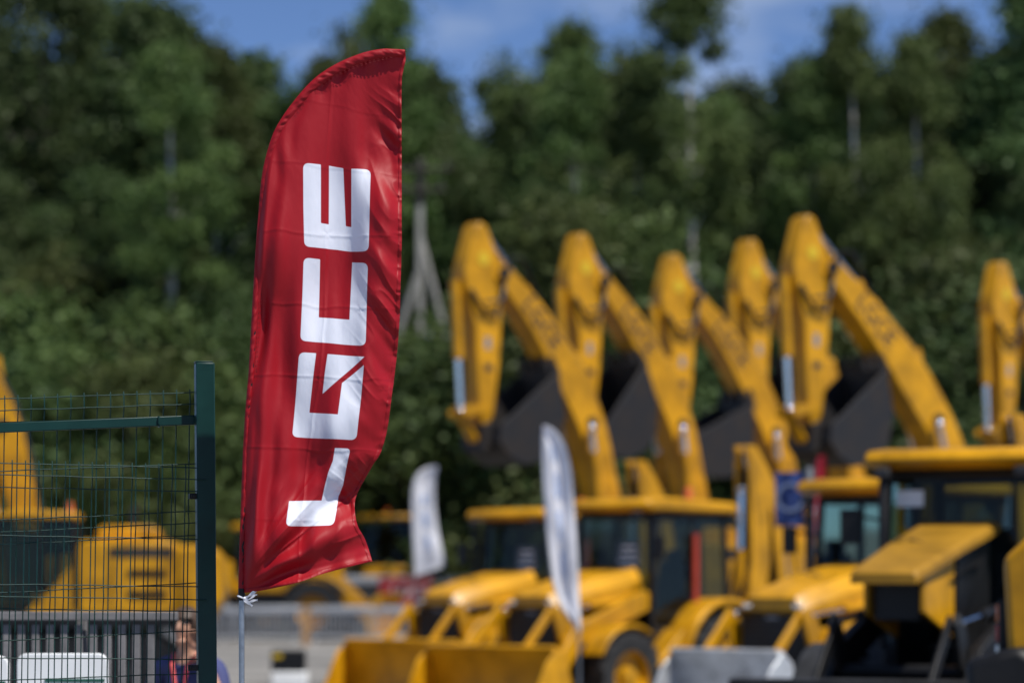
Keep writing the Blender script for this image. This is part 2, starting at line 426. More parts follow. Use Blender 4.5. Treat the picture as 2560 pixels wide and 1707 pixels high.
mid_where = ['in the lower left corner of the wood, at the picture edge', 'behind the pale bush at the far left', 'above the left excavator boom', 'over the top rail of the green fence', 'above the green fence post', 'touching the left edge of the red flag', 'between the red flag and the first excavator', 'behind the power pole', 'left of the first excavator nose', 'between the second and third excavator noses', 'above the third excavator nose', 'left of the tallest excavator nose', 'just right of the tallest excavator nose', 'over the boom of the tallest excavator', 'in the gap before the rightmost stick', 'left of the rightmost excavator nose', 'at the right picture edge behind the last stick']
for i, (k, px, top) in enumerate(mids):
    place_tree(k, px, top, trng.uniform(116, 126), 'mid-height dark tree ' + mid_where[i], GM, trng.uniform(.95, 1.2))
GU = 'bushes at the foot of the wood'
bs = [('bush', 130, 770, 'pale green bush low at the left edge above the fence', 112), ('bush', 275, 690, 'tall pale green bush behind the left excavator boom', 114), ('bush', 420, 800, 'pale bush above the fence rail', 110), ('darkbush', 545, 760, 'dark bush above the green fence post', 112), ('bush', 330, 930, 'greyish green bush just over the fence top', 107), ('darkbush', 60, 900, 'dark bush behind the boom at the left edge', 109), ('bush', 590, 960, 'bush low behind the flag, right of the fence post', 108),
  ('sapling', 1405, 500, 'light green pointed young tree behind the second excavator arm', 104), ('sapling', 1610, 545, 'light green young tree behind the third excavator arm', 106), ('bush', 1060, 860, 'bush at the foot of the power pole', 110), ('darkbush', 1180, 800, 'dark bush left of the first excavator stick', 119), ('bush', 1110, 1010, 'low bush under the power pole, left of the first bucket', 116), ('darkbush', 1330, 760, 'dark bush framed by the first excavator boom', 110), ('darkbush', 1500, 720, 'dark bush framed by the second excavator boom', 110),
  ('bush', 2290, 610, 'pale bush right of the tallest excavator boom', 110), ('darkbush', 2420, 700, 'dark bush left of the rightmost excavator stick', 108), ('darkbush', 1720, 760, 'dark bush behind the third excavator boom', 108), ('darkbush', 2120, 760, 'dark bush behind the tallest excavator boom', 112), ('darkbush', 2540, 760, 'dark bush at the right edge behind the rightmost stick', 106), ('darkbush', 850, 1000, 'dark bush hidden mostly by the red flag', 119), ('darkbush', 720, 900, 'dark bush behind the middle of the red flag', 112)]
for k, px, top, lab, Y in bs: place_tree(k, px, top, Y, lab, GU, trng.uniform(1.0, 1.35))
# ------------------------------------------------------------------ the red feather flag
YF = 10.72
def catmull(pts, n):
    """points evenly spaced along a smooth curve through pts"""
    P = np.array([2*np.array(pts[0])-np.array(pts[1])] + list(map(np.array, pts)) + [2*np.array(pts[-1])-np.array(pts[-2])], float)
    out = []
    for i in range(1, len(P)-2):
        for t in np.linspace(0, 1, 24, endpoint=False):
            a, b, c, d = P[i-1], P[i], P[i+1], P[i+2]
            out.append(.5*(2*b+(c-a)*t+(2*a-5*b+4*c-d)*t*t+(3*b-a-3*c+d)*t**3))
    out.append(P[-2]); out = np.array(out)
    s = np.concatenate([[0], np.cumsum(np.linalg.norm(np.diff(out, axis=0), axis=1))]); q = np.linspace(0, s[-1], n)
    return np.stack([np.interp(q, s, out[:, 0]), np.interp(q, s, out[:, 1])], 1)

LEFT = [(1012,127),(980,125.5),(955,125.5),(908,135),(852.5,157),(805,185),(769.5,216),(734,258),(706,297),(684.5,337),(666,396),(655,455.5),(649,527),(644,586),(638.5,670),(630,819),(624,927),(616,1023),(609.4,1137),(604,1280),(599,1432),(598,1481)]
RIGHT = [(1013.4,127),(1013.6,150),(1008,175),(1004,205),(1003.5,300),(1003.5,436),(1005,594),(1003.3,660),(1000,780),(993.7,863),(984,949),(974.6,1029),(965,1086),(950,1134),(932,1162),(909,1200),(892,1232),(886,1256),(888,1284),(896,1316),(910,1342),(921,1372),(931,1402)]
NV, NU = 640, 190
Lc = catmull(LEFT, NV); Rc = catmull(RIGHT, NV)
bot = catmull([(598,1481),(640,1478),(740,1458),(816,1432),(892,1412),(931,1402)], NU)
U = np.linspace(0, 1, NU)
G = Lc[:, None, :]*(1-U)[None, :, None] + Rc[:, None, :]*U[None, :, None]
lin = Lc[-1]*(1-U)[:, None] + Rc[-1]*U[:, None]
wgt = np.linspace(0, 1, NV)[:, None, None]**6
G = G + (bot - lin)[None]*wgt
X, Yp = G[..., 0], G[..., 1]
Uu = np.broadcast_to(U[None], X.shape); DL = Uu*np.linalg.norm(Rc-Lc, axis=1)[:, None]; DR = (1-Uu)*np.linalg.norm(Rc-Lc, axis=1)[:, None]

def poly_sdf(poly, x, y):
    n = len(poly); d = np.full(x.shape, 1e9); ins = np.zeros(x.shape, bool)
    for i in range(n):
        ax, ay = poly[i]; bx, by = poly[(i+1) % n]; ex, ey = bx-ax, by-ay
        t = np.clip(((x-ax)*ex+(y-ay)*ey)/(ex*ex+ey*ey+1e-9), 0, 1)
        d = np.minimum(d, np.hypot(x-ax-t*ex, y-ay-t*ey))
        c = ((ay > y) != (by > y)) & (x < (bx-ax)*(y-ay)/(by-ay+1e-12)+ax)
        ins ^= c
    return np.where(ins, d, -d)
def rounded(pts):
    """pts: (x, y, radius)"""
    out = []; n = len(pts)
    for i, p in enumerate(pts):
        r = p[2] if len(p) > 2 else 0; b = Vector((p[0], p[1]))
        if r == 0: out.append((p[0], p[1])); continue
        a = (Vector(pts[i-1][:2])-b); c = (Vector(pts[(i+1) % n][:2])-b)
        p0, p1 = b + a.normalized()*r, b + c.normalized()*r
        for t in np.linspace(0, 1, 8):
            q = p0*(1-t)**2 + b*2*t*(1-t)*1.0 + p1*t*t; out.append((q.x, q.y))
    return out
LETTERS = [
 [(758.8,409.3,15),(801.9,411.3),(801.9,557.5),(820.9,559.1),(821.7,412.8),(857.3,418.8),(860,490),(863.2,563.1),(877.4,566.2),(877.8,420.7),(926.4,422.3,16),(925,530),(922.9,632,16),(876,627.5),(842,622),(813,620),(762,618.4,14),(759.5,520)],
 [(760.3,645.7,15),(799.8,647.7),(798,720),(796.6,793.1),(830,795.5),(874.1,800.1),(877,725),(879.9,655),(921,660.7,15),(918,760),(915.6,867,16),(860,862.5),(815,857.5),(752,853,14),(757,740)],
 [(749.1,881.7,15),(791.2,883.6),(783,950),(773.7,1031.6),(847,1038),(856.6,958.9),(911.4,914.9),(904,1000),(892.6,1101.5,15),(820,1098),(731.3,1091.9,13),(741,985)],
 [(819.9,886.2),(913,894.2),(807.5,985.7),(813,935)],
 [(839.2,1120.8),(878,1122.4,11),(868,1164),(858,1212),(845.2,1240),(842,1272),(837,1313,13),(780,1315),(719,1316,14),(724.4,1252.8),(804.8,1251.2),(812,1220),(822,1182),(834,1152)],
]
sdf = np.full(X.shape, -1e3)
for p in LETTERS: sdf = np.maximum(sdf, poly_sdf(rounded(p), X, Yp))

n1, n2, n3, n4, n5 = (rnd_noise(s) for s in (1, 2, 3, 4, 5))
def sstep(a, b, x): t = np.clip((x-a)/(b-a), 0, 1); return t*t*(3-2*t)
def ridge(v, w=1.0): return (1-np.abs(v))**2*w
# displacement towards the viewer, metres
sx = X + 26*n1(X/120, Yp/160); sy = Yp + 26*n2(X/130+7, Yp/140)
D = (0.046*n3(X/170, Yp/330) + 0.040*n4(X/85+3, Yp/280))*(.3+.7*sstep(150, 480, Yp)) + .013*n2(X/42, Yp/190)*(.4+.6*sstep(150, 480, Yp))
# long soft folds that hang from the pole side
lean = sx - 0.085*(Yp-700)*(-1)
D += 0.0150*np.sin(lean/15.0 + 1.3*n2(X/200, Yp/260))*np.exp(-((DL-38)/42)**2)*sstep(300, 460, Yp)
D += 0.0050*np.sin(lean/8.5+2.0)*np.exp(-((DL-26)/26)**2)
# diagonal pulls on the free edge
dg = (sx*0.82 - sy*0.57)
fr = np.exp(-(DR/70)**2)
D += (0.0190*n5(dg/30, (sx*.57+sy*.82)/120) + .007*ridge(n3(dg/22, (sx*.57+sy*.82)/100)))*fr*sstep(170, 330, Yp)*(1-sstep(1230, 1330, Yp))
D += 0.0024*np.sin(dg/9.0+2*n4(X/60, Yp/60))*np.exp(-(DR/34)**2)*sstep(200, 380, Yp)
# fans of folds in the lower part, running up to the right
ang = np.arctan2(1475-Yp, X-585)
low = sstep(1110, 1240, Yp)
D += low*0.021*np.sin(ang*15+0.7+0.8*n1(X/90, Yp/90))*sstep(20, 140, DL)
D += low*0.006*ridge(n2(ang*11, DL/150))*sstep(20, 120, DL)
D += 0.016*np.sin((sx*0.62+sy*0.78)/34.0)*np.exp(-((Yp-1150)/130)**2)*sstep(90, 240, DL)
# the fold that turns the free edge in near the foot
D += -0.060*np.exp(-((Yp-1232)/70)**2)*np.exp(-(DR/55)**2) + 0.060*sstep(1235, 1430, Yp)*np.exp(-(DR/150)**2)
D += -0.030*np.exp(-((Yp-1110)/90)**2)*np.exp(-(DR/40)**2)
# fine satin crinkle
D += 0.0006*n3(sx/13, sy/30)*(0.3+fr) + 0.0002*n1(sx/6, sy/14)
# creases where the cloth was folded
for y0, sl_, a_ in ((397, .12, .5), (578, .055, .9), (756, .062, .9), (936, .05, 1.), (1119, .035, .9), (1301, -.01, .6), (232, .16, .35)):
    d = Yp - (y0 + sl_*(X-640) + 4*n2(X/50+y0, Yp*0)); D += a_*(0.0014*np.exp(-np.abs(d)/3.5) - 0.0007*np.exp(-np.abs(d-7)/6))
cx = np.interp(Yp, [150, 240, 430, 640, 860, 960, 1120, 1320, 1480], [838, 826, 813, 812, 807, 797, 770, 752, 748]) + 2*n4(Yp/40, X*0)
D += 0.0024*np.exp(-np.abs(X-cx)/3.0) - 0.0012*np.exp(-np.abs(X-cx-8)/6)
for fx, fy in ((818, 585), (800, 952), (756, 1302), (902, 775), (960, 975)):
    r = np.hypot(X-fx, Yp-fy); D += 0.0010*np.cos(np.arctan2(Yp-fy, X-fx)*4)*np.exp(-r/14)*np.minimum(1, r/6)
D *= sstep(0, 22, DL)*0.9 + 0.1
edge = np.exp(-DR/9)*0.0022*np.sin(Yp/4.2+3*n1(Yp/30, X*0)); D += edge
PXM = YF/F
def flag_co(x, y, d): return (x-1280)*PXM, YF - d, EYE + (HOR-y)*PXM
co = np.stack(flag_co(X, Yp, D), -1).reshape(-1, 3)
idx = np.arange(NV*NU).reshape(NV, NU)
quads = np.stack([idx[:-1, :-1], idx[1:, :-1], idx[1:, 1:], idx[:-1, 1:]], -1).reshape(-1, 4)
me = bpy.data.meshes.new('fabric')
me.vertices.add(len(co)); me.vertices.foreach_set('co', co.ravel())
me.loops.add(quads.size); me.loops.foreach_set('vertex_index', quads.ravel().astype(np.int32))
me.polygons.add(len(quads)); me.polygons.foreach_set('loop_start', np.arange(0, quads.size, 4, dtype=np.int32)); me.update()
me.polygons.foreach_set('use_smooth', [True]*len(quads))
a_ = me.attributes.new('print', 'FLOAT', 'POINT'); a_.data.foreach_set('value', sdf.ravel().astype(np.float32))

def satin(name, red, printed):
    m = bpy.data.materials.new(name); m.use_nodes = True
    n, l = m.node_tree.nodes, m.node_tree.links; b = n['Principled BSDF']
    if printed:
        at_ = n.new('ShaderNodeAttribute'); at_.attribute_name = 'print'
        mr = n.new('ShaderNodeMapRange'); mr.inputs['From Min'].default_value = -0.8; mr.inputs['From Max'].default_value = 0.8
        l.new(at_.outputs['Fac'], mr.inputs[0])
        mx = n.new('ShaderNodeMixRGB'); mx.inputs[1].default_value = (*red, 1); mx.inputs[2].default_value = (0.76, 0.79, 0.90, 1)
        l.new(mr.outputs[0], mx.inputs[0]); c = mx.outputs[0]
        l.new(c, b.inputs['Base Color'])
        mr2 = n.new('ShaderNodeMapRange'); mr2.inputs['To Min'].default_value = 0.52; mr2.inputs['To Max'].default_value = 0.5
        l.new(mr.outputs[0], mr2.inputs[0]); l.new(mr2.outputs[0], b.inputs['Roughness'])
    else:
        rg_ = n.new('ShaderNodeRGB'); rg_.outputs[0].default_value = (*red, 1); c = rg_.outputs[0]; l.new(c, b.inputs['Base Color']); b.inputs['Roughness'].default_value = 0.52
    b.inputs['Specular IOR Level'].default_value = 0.34
    b.inputs['Sheen Weight'].default_value = 0.06; b.inputs['Sheen Roughness'].default_value = 0.4; b.inputs['Sheen Tint'].default_value = (1, .55, .55, 1)
    tc = n.new('ShaderNodeTexCoord'); wv = n.new('ShaderNodeTexNoise'); wv.inputs['Scale'].default_value = 420; wv.inputs['Detail'].default_value = 2
    l.new(tc.outputs['Object'], wv.inputs['Vector'])
    bp = n.new('ShaderNodeBump'); bp.inputs['Strength'].default_value = 0.18; bp.inputs['Distance'].default_value = 0.002
    l.new(wv.outputs['Fac'], bp.inputs['Height']); l.new(bp.outputs[0], b.inputs['Normal'])
    tr = n.new('ShaderNodeBsdfTranslucent'); l.new(c, tr.inputs['Color'])
    ms = n.new('ShaderNodeMixShader'); ms.inputs[0].default_value = 0.16
    l.new(b.outputs[0], ms.inputs[1]); l.new(tr.outputs[0], ms.inputs[2]); l.new(ms.outputs[0], n['Material Output'].inputs['Surface'])
    return m
RED = (0.345, 0.0035, 0.011)
RSAT = satin('red_satin_print', RED, True); RSAT2 = satin('red_satin', (0.33, 0.0035, 0.011), False)

xpole = gx(604, YF)
flag = empty('feather_flag', (xpole, YF, 0))
tag(flag, 'tall red satin feather flag with white letters beside the green fence post', 'flag', 'feather flags')
inv = Vector((-xpole, -YF, 0))
def flag_part(name, me_, m):
    me_.transform(Matrix.Translation(inv)); me_.materials.append(m); return link(name, me_, flag)
fab = flag_part('fabric', me, RSAT)
fab['label'] = 'red cloth printed with four white block letters reading upwards'
# the pole sleeve: a crumpled pocket along the pole edge
NS, NK = 520, 14
S_ = catmull(LEFT, NS); tg = np.gradient(S_, axis=0); tg /= np.linalg.norm(tg, axis=1)[:, None]
nrm = np.stack([tg[:, 1]*-1, tg[:, 0]], 1); nrm = np.where((nrm[:, :1] < 0), nrm, nrm)
# inward normal (towards the cloth)
inw = np.stack([-tg[:, 1], tg[:, 0]], 1)
if inw[NS//2, 0] < 0: inw = -inw
wid = np.interp(np.linspace(0, 1, NS), [0, .06, .3, .45, .6, 1], [18, 24, 22, 17, 15, 17])
vs = []
ks = np.linspace(0, 1, NK)
arc = np.linspace(0, 1, NS)*1900
for i in range(NS):
    for k in range(NK):
        t = ks[k]; w = wid[i]
        p = S_[i] + inw[i]*(w*t - 2.5)
        bulge = 0.0075*math.sin(math.pi*min(1, t*1.02))**0.7
        cr = 0.0022*float(n1(arc[i]/13.0+2*t, t*2.3+5)) + 0.0012*float(n2(arc[i]/6.5+4*t, t*3))
        vs.append(flag_co(p[0], p[1], 0.001 + bulge + cr*math.sin(math.pi*t)**.5))
fs = [(i*NK+k, (i+1)*NK+k, (i+1)*NK+k+1, i*NK+k+1) for i in range(NS-1) for k in range(NK-1)]
b0 = len(vs)
for i in range(NS):     # the back half of the pocket
    for k in range(6):
        t = k/5; p = S_[i] + inw[i]*(wid[i]*t - 2.5)
        vs.append(flag_co(p[0], p[1], 0.0005 - 0.012*math.sin(math.pi*t)))
fs += [(b0+i*6+k, b0+i*6+k+1, b0+(i+1)*6+k+1, b0+(i+1)*6+k) for i in range(NS-1) for k in range(5)]
m_ = bpy.data.meshes.new('sleeve'); m_.from_pydata(vs, [], fs); m_.polygons.foreach_set('use_smooth', [True]*len(m_.polygons))
flag_part('sleeve', m_, RSAT2)
# hems along the free edge and the foot, and the stitching
def strip(name, pu, width, lift, nmax):
    """a band following column/row of the cloth grid"""
    vs = []; fs = []
    for i in range(len(pu)):
        for p in pu[i]: vs.append(p)
    w = len(pu[0])
    fs = [(i*w+k, (i+1)*w+k, (i+1)*w+k+1, i*w+k+1) for i in range(len(pu)-1) for k in range(w-1)]
    m_ = bpy.data.meshes.new(name); m_.from_pydata(vs, [], fs); m_.polygons.foreach_set('use_smooth', [True]*len(m_.polygons))
    return flag_part(name, m_, RSAT2)
pu = []
for i in range(6, NV):
    row = []
    for px_in in (0, 1.5, 5, 8.0, 9.5):
        w = np.linalg.norm(Rc[i]-Lc[i]); u = 1 - px_in/max(w, 30); j = u*(NU-1); j0 = int(min(NU-2, max(0, math.floor(j)))); f = j-j0
        p = G[i, j0]*(1-f)+G[i, j0+1]*f; d = D[i, j0]*(1-f)+D[i, j0+1]*f
        lift = (0.0004 if px_in in (0, 9.5) else 0.0022) + 0.0007*float(n4(i/2.2, px_in/6))
        row.append(flag_co(p[0], p[1], d+lift))
    pu.append(row)
strip('side_hem', pu, 9, 0, 0)
pu = []
for j in range(8, NU):
    row = []
    for px_in in (0, 1.5, 5, 8, 9.5):
        i = (NV-1) - px_in/2.2; i0 = int(math.floor(i)); i0 = min(i0, NV-2); f = i-i0
        p = G[i0, j]*(1-f)+G[i0+1, j]*f; d = D[i0, j]*(1-f)+D[i0+1, j]*f
        lift = (0.0006 if px_in in (0, 9.5) else 0.0026) + 0.0008*float(n5(j/2.0, px_in/6))
        row.append(flag_co(p[0], p[1], d+lift))
    pu.append(row)
strip('bottom_hem', pu, 9, 0, 0)
THR = mat('dark_red_thread', (0.20, 0.005, 0.012), 0.7, 0, 0.1)
sb = MB()
def stitch(pts):
    for a in range(0, len(pts)-3, 4): sb.tube([pts[a], pts[a+2]], 0.0009, 4, cap=False)
stitch([Vector(flag_co(*(S_[i] + inw[i]*(wid[i]-1.0)), 0.0035)) for i in range(10, NS-4)])
stitch([Vector(flag_co(*(S_[i] + inw[i]*(wid[i]+3.0)), 0.0028)) for i in range(14, NS-4)])
sb.v = [tuple(Vector(v)+inv) for v in sb.v]
sb.build('stitching', THR, flag)
# pole: galvanised tube below, tapering black rod inside the sleeve
pb = MB(); pb.tube([(0.0008, 0.004, -0.25), (0.0008, 0.004, 0.0), (0.0, 0.002, EYE+(HOR-1494)*PXM)], 0.0102, 20)
pb.build('pole', GALV, flag)
fb = MB(); fb.tube([(0, .002, EYE+(HOR-1500)*PXM), (0, .002, EYE+(HOR-1470)*PXM)], 0.0122, 18)
fb.build('ferrule', BLK, flag)
rod = MB(); rp_ = [Vector(flag_co(*(S_[i]+inw[i]*7), 0.0))+inv for i in range(NS-1, 4, -12)]
rod.tube(rp_, [0.0085*(1-.6*i/len(rp_)) for i in range(len(rp_))], 8); rod.build('flex_rod', BLK, flag)
# white tie tape knotted round the pole
TAPE = mat('white_cotton_tape', (0.80, 0.81, 0.86), 0.8, 0, 0.05, 30)
tb = MB()
def tape(pts, w=0.0075):
    pts = [Vector(p) for p in pts]; P = []
    for i in range(len(pts)-1):
        a, b, c, d = pts[max(0, i-1)], pts[i], pts[i+1], pts[min(len(pts)-1, i+2)]
        for t in (0, .25, .5, .75): P.append(.5*(2*b+(c-a)*t+(2*a-5*b+4*c-d)*t*t+(3*b-a-3*c+d)*t**3))
    P.append(pts[-1]); vs = []
    for i, p in enumerate(P):
        d = (P[min(i+1, len(P)-1)]-P[max(i-1, 0)]).normalized(); side = d.cross(Vector((0, 1, 0.25))).normalized()
        tw = 0.9+0.25*math.sin(i*1.1)
        vs += [p - side*w/2*tw - Vector((0, .0006, 0)), p + side*w/2*tw - Vector((0, .0006, 0)), p - side*w/2*tw + Vector((0, .0006, 0)), p + side*w/2*tw + Vector((0, .0006, 0))]
    n = len(P)
    fs = [(4*i, 4*i+1, 4*i+5, 4*i+4) for i in range(n-1)] + [(4*i+3, 4*i+2, 4*i+6, 4*i+7) for i in range(n-1)]
    tb.add(vs, fs)
def fp(x, y, d=0.014): return Vector(flag_co(x, y, d))+inv
tb.tube([fp(612+9.5*math.cos(a)-8, 1492+6*math.cos(a)*.6, 0.0) + Vector((0, -0.0142*math.sin(a), 0)) for a in np.linspace(0, 6.283, 17)], 0.0036, 6, cap=False)
tape([fp(611,1494), fp(622,1489,.018), fp(634,1479,.02), fp(643,1473,.016), fp(640,1478,.012), fp(626,1488,.014), fp(613,1495)])
tape([fp(612,1495,.016), fp(624,1497,.022), fp(638,1487,.024), fp(644,1486,.02)])
tape([fp(612,1496,.018), fp(623,1503,.022), fp(636,1500,.024), fp(645,1499,.02)], .0085)
tape([fp(611,1497,.016), fp(617,1505,.02), fp(625,1508,.02), fp(632,1514,.018)], .0085)
tb.sphere(fp(612,1495,.016), (.006, .005, .0055), 10, 7)
tb.build('tie_tape', TAPE, flag)

# ------------------------------------------------------------------ green mesh fence
YP = 11.25
FA = math.radians(13.0)             # the fence line runs away to the right
fdir = Vector((math.cos(FA), math.sin(FA), 0)); fnor = Vector((math.sin(FA), -math.cos(FA), 0))
post0 = Vector((gx(524, YP), YP, 0))
fence = empty('mesh_fence', post0, FA)
tag(fence, 'dark green welded wire fence with square post and flat top rail', 'fence')
ph = EYE + (HOR-908)*YP/F
pbm = MB(); pbm.box((0, 0, ph/2-.15), (.070, .066, ph+.3))
po = pbm.build('post', GREENP, fence, bevel=.004); po.rotation_euler = (0, math.radians(-.45), 0)
cb = MB(); cb.box((-.004-ph*math.tan(math.radians(.45)), 0, ph+.003), (.064, .060, .006)); cb.build('post_cap', GREENP, fence, bevel=.002)
def fl(px, py, back):
    """fence-local coordinates of a pixel on the plane standing `back` behind the post axis"""
    # ray from the camera meets the plane  (p - post0).(-fnor) = back
    d = Vector(((px-1280)/F, 1, (HOR-py)/F)); o = Vector((0, 0, EYE))
    nb = -fnor; t = ((post0 - o).dot(nb) + back)/d.dot(nb)
    w = o + d*t - post0
    return Vector((w.dot(fdir), w.dot(-fnor), w.z))
WIRE = GREENP
def wire(pts, r, name, parent):
    m_ = MB(); m_.tube(pts, r, 6); return m_.build(name, WIRE, parent, ang=60)
def panel(parent, back, top_l, top_r, hor_rows, xs_top, x_shift, vfolds, x_left, x_right, bottom_z, r=0.0024):
    """horizontal wires given as (py at px 0, py at px 500); vertical wires by px at row 1100; folds: z offsets towards the viewer"""
    zs = []
    for (ya, yb, fold) in hor_rows:
        a = fl(0, ya, back); b = fl(500, yb, back)
        e = (b-a)/(b.x-a.x)
        p0 = a + e*(x_left-a.x); p1 = a + e*(x_right-a.x)
        p0.y -= fold; p1.y -= fold
        # slightly wavy wires
        pts = [p0.lerp(p1, t) + Vector((0, 0, .0013*math.sin(t*23+ya)+.0007*math.sin(t*61+ya*2))) for t in np.linspace(0, 1, 9)]
        wire(pts, r, 'horizontal_wire', parent)
        zs.append((p0, p1, fold))
    for i, pxt in enumerate(xs_top):
        base = fl(pxt, 1100, back); x = base.x
        pts = []
        for (p0, p1, fold) in zs:
            t = (x-p0.x)/(p1.x-p0.x); pts.append(Vector((x + x_shift*( (p0.z*(1-t)+p1.z*t) - 2.2), p0.y*(1-t)+p1.y*t + .003, p0.z*(1-t)+p1.z*t)))
        last = pts[-1]; pts.append(Vector((last.x, last.y, bottom_z)))
        # keep straight runs straight, folds as gentle kinks
        fine = []
        for a, b in zip(pts[:-1], pts[1:]):
            fine.append(a)
        fine.append(pts[-1])
        fine[0] = fine[0] + Vector((0, 0, .012))
        wire(fine, r, 'vertical_wire', parent)
xl = fl(-60, 1100, .06).x
V = .020
rowsA = [(997, 980, 0), (1027, 1010, V), (1056, 1040, 0), (1177, 1159, 0), (1300, 1277, 0), (1330, 1306, V), (1360, 1337, 0), (1481, 1456, 0), (1602, 1575, 0), (1700, 1682, 0), (1732, 1714, V), (1764, 1746, 0)]
xsA = [10+33.05*k for k in range(-2, 15)]
panel(fence, .062, 0, 0, rowsA, xsA, .012, None, xl, -.02, .05)
rl = fl(-60, 1072, .05); rr_ = fl(497, 1049, .05)
rb = MB()
dirv = (rr_-rl); L_ = dirv.length
ang_ = math.atan2(dirv.z, dirv.x)
rb.box(((rl+rr_)/2), (L_, .022, .036), (0, -ang_, 0)); rb.build('top_rail', GREENP, fence, bevel=.003)
cl_ = MB(); c_ = fl(397, 1054, .044); cl_.box(c_, (.006, .030, .041), (0, -ang_, 0)); cl_.cyl(c_+Vector((0, -.016, -.005)), c_+Vector((0, -.024, -.005)), .005, 8); cl_.build('rail_clip', GREENP, fence)
# the second panel, set a hand's breadth nearer, starts lower
gate = empty('fence_panel', post0 + fdir*(-.035), FA)
tag(gate, 'lower green wire mesh panel overlapping the railed fence', 'fence')
_fl = fl
def fl_g(px, py, back): return _fl(px, py, back) - Vector((-.035, 0, 0))
rowsB = [(1157, 1169, 0), (1187, 1199, V), (1217.5, 1228.5, 0), (1338, 1347.5, 0), (1459.5, 1466, 0), (1490, 1498, V), (1520.5, 1528, 0), (1644, 1647, 0), (1766, 1766, 0)]
xsB = [31+33.35*k for k in range(-3, 14)]
fl = fl_g
panel(gate, -.020, 0, 0, rowsB, xsB, .018, None, xl+.03, .02, .05)
fl = _fl
for (px, py) in ((486, 1240), (483, 1668)):
    k = MB(); c = _fl(px, py, -.012) - Vector((-.035, 0, 0))
    k.box(c, (.040, .022, .022)); k.box(c+Vector((-.006, -.016, 0)), (.014, .012, .012)); k.cyl(c+Vector((-.002, -.014, 0)), c+Vector((-.002, -.026, 0)), .006, 8)
    k.build('clamp', BLK, gate, bevel=.002)
k = MB(); k.tube([(-.004, .0, .02), (-.004, .0, 2.15)], .0022, 6); k.build('edge_wire', WIRE, gate)
# ------------------------------------------------------------------ earth-moving machines
def wheel(name, parent, c, r, w, side, lugs=18, rimm=None, rim_r=.58):
    """tyre with lugs, rim and hub; side = +1 outer face to +y"""
    o = empty(name, c); o.parent = parent
    t = MB(); q = rim_r*r
    t.lathe([(q, -w*.42), (r*.82, -w*.5), (r*.95, -w*.46), (r*.98, -w*.3), (r*.98, w*.3), (r*.95, w*.46), (r*.82, w*.5), (q, w*.42)], (0, 0, 0), 'y', 32)
    for k in range(lugs):
        for s in (-1, 1):
            a = 2*math.pi*(k + (.25 if s > 0 else -.25))/lugs
            R = Matrix.Rotation(-a, 3, 'Y') @ Matrix.Rotation(s*.6, 3, 'X')
            t.box((math.cos(a)*r*.985, s*w*.24, math.sin(a)*r*.985), (r*.07, w*.55, r*.085), R)
    t.build('tyre', RUB, o)
    rm = MB(); rm.lathe([(q*1.02, w*.40*side), (q*.96, w*.40*side), (q*.90, w*.12*side), (q*.42, w*.10*side), (q*.38, w*.30*side), (q*.26, w*.34*side), (.001, w*.34*side)], (0, 0, 0), 'y', 28)
    rm.lathe([(q*1.02, -w*.40*side), (q*.9, -w*.2*side), (.001, -w*.2*side)], (0, 0, 0), 'y', 28)
    rm.build('rim', rimm or YEL, o)
    hb = MB()
    for k in range(8):
        a = k*math.pi/4; hb.cyl((math.cos(a)*q*.5, w*.10*side, math.sin(a)*q*.5), (math.cos(a)*q*.5, w*.14*side, math.sin(a)*q*.5), q*.05, 6)
    hb.build('wheel_nuts', DKG, o)
    return o
def pane(name, pts, parent, m=GLASS):
    return MB().add(pts, [tuple(range(len(pts)))]).build(name, m, parent)
def cylinder(name, parent, a, b, r, frac, body=YEL):
    a, b = Vector(a), Vector(b); m = a.lerp(b, frac)
    o = MB().tube([a, m], r, 12).build(name, body, parent)
    rd = MB().tube([a.lerp(b, frac*.96), b], r*.55, 10); rd.sphere(b, r*.9, 10, 6); rd.build('piston_rod', CHR, o)
    return o
def arc_prof(cx, cz, r0, r1, a0, a1, n=14):
    A = np.linspace(a0, a1, n)
    return [(cx+r1*math.cos(a), cz+r1*math.sin(a)) for a in A] + [(cx+r0*math.cos(a), cz+r0*math.sin(a)) for a in A[::-1]]

